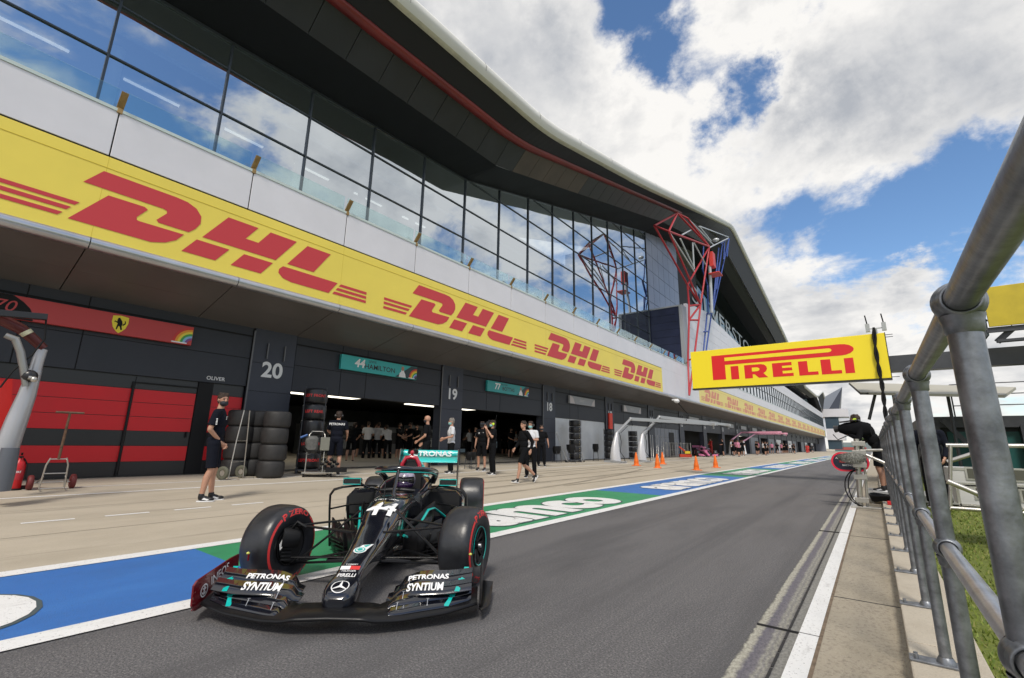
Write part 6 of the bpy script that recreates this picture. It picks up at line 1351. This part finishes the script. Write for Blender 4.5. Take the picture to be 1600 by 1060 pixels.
while yp < 27.4:
    b = MB(); b.cyl((0,0,.128),(0,0,1.45),RR,n=28)
    pst = b.build('post', [GALV], rl); pst.location = (0, yp-6, -.12)
    if k < 2: L0 = None
    fb = fitting(1.485, .0425, 'x'); fb.build('ball_fitting', [GALV], pst)
    fb = fitting(.86, .0405, 'x'); fb.build('ball_fitting', [GALV], pst)
    b = MB(); b.box(-.15,.055,-.045,.045,.0,.012); b.lathe([(RR+.014,.0),(RR+.012,.012),(RR+.002,.03)], (0,0,.012), (0,0,1), 24)
    for qq in (-.12,): b.cyl((qq,-.02,.012),(qq,-.02,.032),.011,n=6,sm=False); b.cyl((qq,.022,.012),(qq,.022,.028),.011,n=6,sm=False)
    b.xf(Matrix.Translation((0,0,.121))); b.build('base_plate', [GALV], pst, bevel=.003)
    yp += 1.14; k += 1
# ------------------------------------------------------------------ trackside camera position
pf = thing('camera_platform', (.35, 14.3, 0), 0, 'low grey platform the television cameraman stands on beside the lane', 'platform')
b = MB(); b.box(-.22,1.7,13.5,15.3,.20,.245); b.box(-.22,1.7,13.5,13.54,.12,.2)
for x in (-.15,1.6):
    for y in (13.6,15.2): b.cyl((x,y,.0),(x,y,.2),.035,n=8)
loc(b, pf).build('deck', [mat('platform_grey', (.28,.28,.27), .6, var=.2, vscale=4)], pf)
fx = ony(1377,768,14.3)
cm = person((fx.x, 14.3, .245), math.radians(176), 'television cameraman in black jacket and shorts bending to his camera on the platform', dict(pelvis=(-.06,0,.95), chest=(.08,0,1.26), neck=(.19,0,1.44), head=(.29,0,1.55), yaw=.1, sl=(.16,.20,1.40), sr=(.16,-.20,1.40), el=(.24,.29,1.12), wl=(.44,.14,1.22), er=(.10,-.31,1.14), wr=(.22,-.20,1.04), hl=(-.06,.095,.93), hr=(-.06,-.095,.93), kl=(-.02,.14,.50), al=(-.06,.17,.085), kr=(-.06,-.12,.50), ar=(-.10,-.15,.085)), long_sleeve=True, headset=2, mask=None, h=1.92, skin=SKIND)
cc = ony(1337,671,14.2)
tv = thing('television_camera', cc, math.radians(-8), 'black broadcast camera with rain cover and long lens pointing down the lane', 'camera'); b = MB()
b.loft([rrect(.30,.13,.13,-.15,k=.6), rrect(.10,.17,.20,-.2,k=.6), rrect(-.20,.14,.16,-.14,k=.6), rrect(-.34,.09,.10,-.08,k=.6)]); b.build('camera_body', [CBLK], tv, bevel=.01)
b = MB(); b.cyl((-.32,0,.02),(-.44,0,.0),.07,.085,16); b.tube([(-.2,.1,-.15),(-.42,.16,-.25),(-.5,.1,-.12)], .012, 6); b.build('lens', [SATB], tv)
b = MB(); b.bar((-.30,-.05,.17),(.1,-.05,.22),.2,.025); b.build('sun_hood', [SATB], tv); b = MB(); b.bar((0,0,-.2),(.05,0,-.5),.06,.06); b.build('mount', [SATB], tv)
# clamp pole with fluffy microphone
YP = 12.4; pb = onz(1347,793,.01); pt = ony(1338,686,YP)
cp = thing('clamp_pole', (pb.x, YP, 0), 0, 'upright aluminium clamp pole beside the lane carrying a fluffy microphone', 'pole'); b = MB()
x0 = ony(1344,790,YP).x; b.cyl((x0,YP,.0),(pt.x,YP,pt.z),.05,n=16); b.cyl(ony(1344,704,YP), ony(1400,703,YP), .028, n=10); b.cyl(ony(1346,708,YP), ony(1392,728,YP), .034, n=10); b.cyl((x0+.12,YP+.05,.0),(pt.x+.10,YP+.05,pt.z-.1),.025,n=10)
for f_ in (.12,.45,.62,.8,.93): z = pt.z*f_; xx = x0+(pt.x-x0)*f_; b.box(xx-.085,xx+.15,YP-.07,YP+.08,z-.05,z+.05)
b.box(x0-.15,x0+.35,YP-.12,YP+.12,.012,.05); loc(b, cp).build('pole', [STEEL], cp, bevel=.006)
random.seed(2); c_ = ony(1331,716,YP-.25); b = MB(); b.sph(c_, .25,.11,.095, n=20)
loc(b, cp).build('microphone_core', [mat('fur_grey', (.24,.24,.22), .9)], cp)
b = MB()
for i in range(3400):
    u, v_ = random.uniform(0,6.28), random.uniform(-1.5,1.5); d = V((math.cos(v_)*math.cos(u), math.cos(v_)*math.sin(u), math.sin(v_))); p = c_+V((d.x*.25,d.y*.11,d.z*.095)); t = V((random.uniform(-1,1),random.uniform(-1,1),random.uniform(-1,1)))*.015; e = p+d*.035+t; s = d.cross(V((0,0,1)))*.004
    b.add([p-s, p+s, e], [(0,1,2)])
loc(b, cp).build('microphone_fur', [mat('fur_pale', (.36,.36,.33), .9)], cp, fix=False)
# oval team sign
ov = thing('pit_board', ony(1328,722,12.75), 0, 'dark oval pit board with red rim and small lettering held out over the lane', 'sign'); b = MB()
def stad(w_, h_, n=14): return [(w_/2-h_/2+h_/2*math.cos(t), h_/2*math.sin(t)) for t in [-math.pi/2+math.pi*i/n for i in range(n+1)]] + [(-w_/2+h_/2+h_/2*math.cos(t), h_/2*math.sin(t)) for t in [math.pi/2+math.pi*i/n for i in range(n+1)]]
f_ = lambda y: frame((0, y, 0), (1,0,0), (0,0,1))
b.prism(stad(.66,.39), f_(.0), (0,1,0), .03, 0); b.build('board', [mat('sign_dark_navy', (.012,.016,.035), .4)], ov)
b = MB(); A, B_ = stad(.68,.41), stad(.61,.34)
for i in range(len(A)): j = (i+1) % len(A); b.add([f_(-.004)(*A[i]), f_(-.004)(*A[j]), f_(-.004)(*B_[j]), f_(-.004)(*B_[i])], [(0,1,2,3)])
b.build('rim', [mat('sign_rim_red', (.75,.015,.05), .4)], ov, fix=False)
b = MB(); b.text('ASTON MARTIN', .058, frame((-.04,-.005,.075), (1,0,0), (0,0,1)), 0, bold=.012); b.text('Red Bull', .07, frame((-.07,-.005,.0), (1,0,0), (0,0,1)), 1, bold=.02); b.text('RACING', .05, frame((-.05,-.005,-.075), (1,0,0), (0,0,1)), 0, bold=.012)
b.build('board_lettering', [WHITE, TRED], ov, fix=False)
# cables and boxes on the ground around the platform
b = MB(); random.seed(9)
for i in range(7):
    r_ = .22+.035*i; cx, cy = x0+.42+.03*i, 12.9; b.tube([(cx+r_*math.cos(t), cy+r_*math.sin(t)*.9, .15+.018*i+.02*math.sin(3*t)) for t in [6.28*j/20 for j in range(20)]], .013, 5, closed=True)
for dx, rr_ in ((-.12,.26),(-.06,.20)): b.tube([(x0+.05+rr_*math.sin(t)*-1, YP-.1, .42+.36*math.cos(t)) for t in [math.pi*j/12 for j in range(13)]], .012, 5)
tag(b.build('coiled_cable', [BLACK]), 'tangle of coiled black cables at the foot of the clamp pole', 'cable')
b = MB(); b.box(x0+.45,x0+.75,12.3,12.45,.12,.19); tag(b.build('red_clamp', [RED], bevel=.01), 'small red clamp lying on the kerb below the platform', 'clamp')
def onp(px, py, z=.03): q_ = onz(px, py, z); return q_
g1, g2 = onp(1490,798), onp(1540,800)
def case(x0, x1, y0, z0, z1, lab):
    r = thing('flight_case', ((x0+x1)/2, y0+.3, z0), 0, lab, 'case'); b = MB(); b.box(x0,x1,y0,y0+.6,z0,z1); loc(b, r).build('case_body', [mat('case_pale_grey', (.50,.50,.49), .45, var=.08, vscale=5)], r, bevel=.015)
    b = MB(); zm = z0+(z1-z0)*.72
    for xx in (x0,x1): b.box(xx-.015,xx+.015,y0-.008,y0+.005,z0,z1)
    b.box(x0,x1,y0-.008,y0+.004,z1-.03,z1+.002); b.box(x0,x1,y0-.008,y0+.004,z0,z0+.025)
    for xx in (x0+.15, x0+.55): b.box(xx,xx+.16,y0-.012,y0+.0,zm-.09,zm+.07)
    loc(b, r).build('case_trim', [STEEL], r)
    for xx in (x0+.17, x0+.57): b = MB(); b.box(xx,xx+.12,y0-.016,y0-.010,zm-.07,zm+.05); loc(b, r).build('case_latch', [mat('latch_dark', (.08,.08,.06), .5)], r)
ZC = .10; Yc = 8.4
xa, xb = ony(1483,740,Yc).x, ony(1545,740,Yc).x
z1_, z2_, z3_ = ony(1500,790,Yc).z, ony(1500,757,Yc).z, ony(1500,731,Yc).z
case(xa+.05, xb+.5, Yc, max(.14,z1_), z2_-.02, 'large pale grey flight case at the bottom of the pile behind the posts')
case(xa, xb+.4, Yc-.02, z2_, z3_, 'smaller pale grey flight case with latches, on top of the large one')
b = MB(); zz = ony(1500,795,8.2).z; b.cyl((ony(1485,793,8.2).x,8.2,zz),(4,8.2,zz),.025,n=8); b.cyl(ony(1478,696,9),ony(1600,697,9),.028,n=8); b.cyl(ony(1480,752,7.6),ony(1535,775,7.6),.03,n=8); b.cyl(ony(1480,722,9.5),ony(1530,706,9.5),.03,n=8); b.cyl(ony(1485,793,8.2), ony(1485,696,8.2), .02, n=8)
tag(b.build('scaffold_tube', [STEEL]), 'silver scaffold tubes around the pale flight cases', 'scaffold')
b = MB()
for i in range(9): b.tube([(2.3+.04*i,8.3+.1*i,.06+.02*i),(2.8,8.2,.10+.02*i),(3.6,8.5+.05*i,.08)], .022, 6, m=i % 2)
tag(b.build('pile_of_cable', [mat('blue_hose', (.04,.12,.2), .5), BLACK]), 'pile of blue and black hoses on the grass at the right edge', 'hose')
p = person((ony(1452,690,12.8).x, 12.8, .10), math.radians(-100), 'man in a navy jacket with white piping half hidden behind the railing posts', dict(el=(.0,.25,1.16), wl=(.15,.2,.95)), shirt=CNAV, long_sleeve=True, shorts=False, h=1.80, vox=.012, mask=None)
c = MB(); c.tube([(-.06,-.28,1.42),(-.05,-.315,1.2),(-.02,-.31,1.0),(.03,-.28,.93)], .012, 6); c.build('piping', [WHITE], [o for o in p.children if o.name.startswith('shirt')][0])
# black backdrop unit behind
b = MB(); b.box(2.6,9,14.0,14.6,.1,1.5); tag(b.build('equipment_cabinet', [SATB], bevel=.02), 'long black equipment cabinet on the verge at the right edge', 'cabinet')
# ------------------------------------------------------------------ far end of the pit straight
fe = thing('end_tower', (-11, 195, 0), 0, 'grey angular end building with a dark pyramid spire beyond the pits', 'building')
def fp(x, y, Y=195): return ony(x, y, Y)
b = MB(); a, c = fp(1283,640), fp(1327,652); b.box(a.x,c.x,190,200,fp(1290,653).z,fp(1290,641).z); a2 = fp(1280,690); b.box(fp(1291,660).x,fp(1318,660).x,190,200,fp(1290,688).z,fp(1290,671).z); loc(b, fe).build('wall', [WHITEP], fe)
b = MB(); b.box(fp(1291,660).x+.02,fp(1312,660).x,190.5,199.5,fp(1290,702).z,fp(1290,653).z); loc(b, fe).build('window_block', [mat('dark_end_glass', (.05,.08,.11), .15)], fe)
b = MB(); s1, s2, s3 = fp(1273,629,200), fp(1316,605,196), fp(1310,647,192); s4 = fp(1292,645,190)
b.add([s1,s2,s4,V((s4.x-2,205,s4.z))], [(0,1,2),(0,1,3),(0,2,3)], 0); b.add([s2,s3,s4,V((s3.x,205,s3.z))], [(0,1,2),(0,1,3),(1,2,3),(0,2,3)], 1); loc(b, fe).build('spire', [mat('spire_grey', (.16,.18,.22), .4), mat('spire_dark', (.035,.04,.055), .4)], fe, fix=False)
b = MB(); b.box(-12,-4,225,240,-.02,2.4,0); b.box(-12,-2,224.8,225,.8,1.9,1); tag(b.build('low_hut', [mat('hut_teal', (.12,.25,.26), .6), mat('hut_red', (.35,.08,.07), .5)]), 'low hut with a red band at the far end of the lane', 'hut')
b = MB(); b.box(-12,6,260,262,0,4); tag(b.build('far_barrier', [mat('barrier_grey', (.2,.24,.25), .7)]), 'low grey barrier closing the far end of the lane', 'barrier')
random.seed(4)
LEAF = mat('far_leaves', (.045,.075,.02), .9, var=.4, vscale=.4); BARK = mat('far_bark', (.06,.045,.03), .9)
def tree(x, y, h, lab):
    r = thing('broadleaf_tree', (x, y, 0), 0, lab, 'tree', 'trees beyond the far end of the lane'); b = MB(); b.cyl((0,0,0),(0,0,h*.5),.3,.18,8)
    for i in range(4): b.cyl((0,0,h*.35),(math.cos(i*1.6)*h*.2,math.sin(i*1.6)*h*.2,h*.7),.12,.05,6)
    b.build('trunk', [BARK], r); c = MB()
    cl = [(random.uniform(-.3,.3)*h, random.uniform(-.3,.3)*h, random.uniform(.45,.9)*h, random.uniform(.12,.2)*h) for _ in range(9)]
    for i in range(1500):
        q = random.choice(cl); d = V((random.gauss(0,1),random.gauss(0,1),random.gauss(0,1))).normalized()*q[3]*random.uniform(.6,1.1); p = V(q[:3])+d; u = V((random.gauss(0,1),random.gauss(0,1),random.gauss(0,1))).normalized()*.28; v_ = u.cross(d).normalized()*.25
        c.add([p-u, p-v_, p+u, p+v_], [(0,1,2,3)])
    c.build('crown', [LEAF], r, fix=False)
for x, y, h, lab in ((-2, 300, 9, 'round tree at the end of the lane beside the spire'), (6, 310, 8, 'broad tree right of the lane end'), (16, 290, 8.5, 'tree behind the pit wall stand'), (30, 300, 9, 'tree farther right behind the stand')): tree(x, y, h, lab)
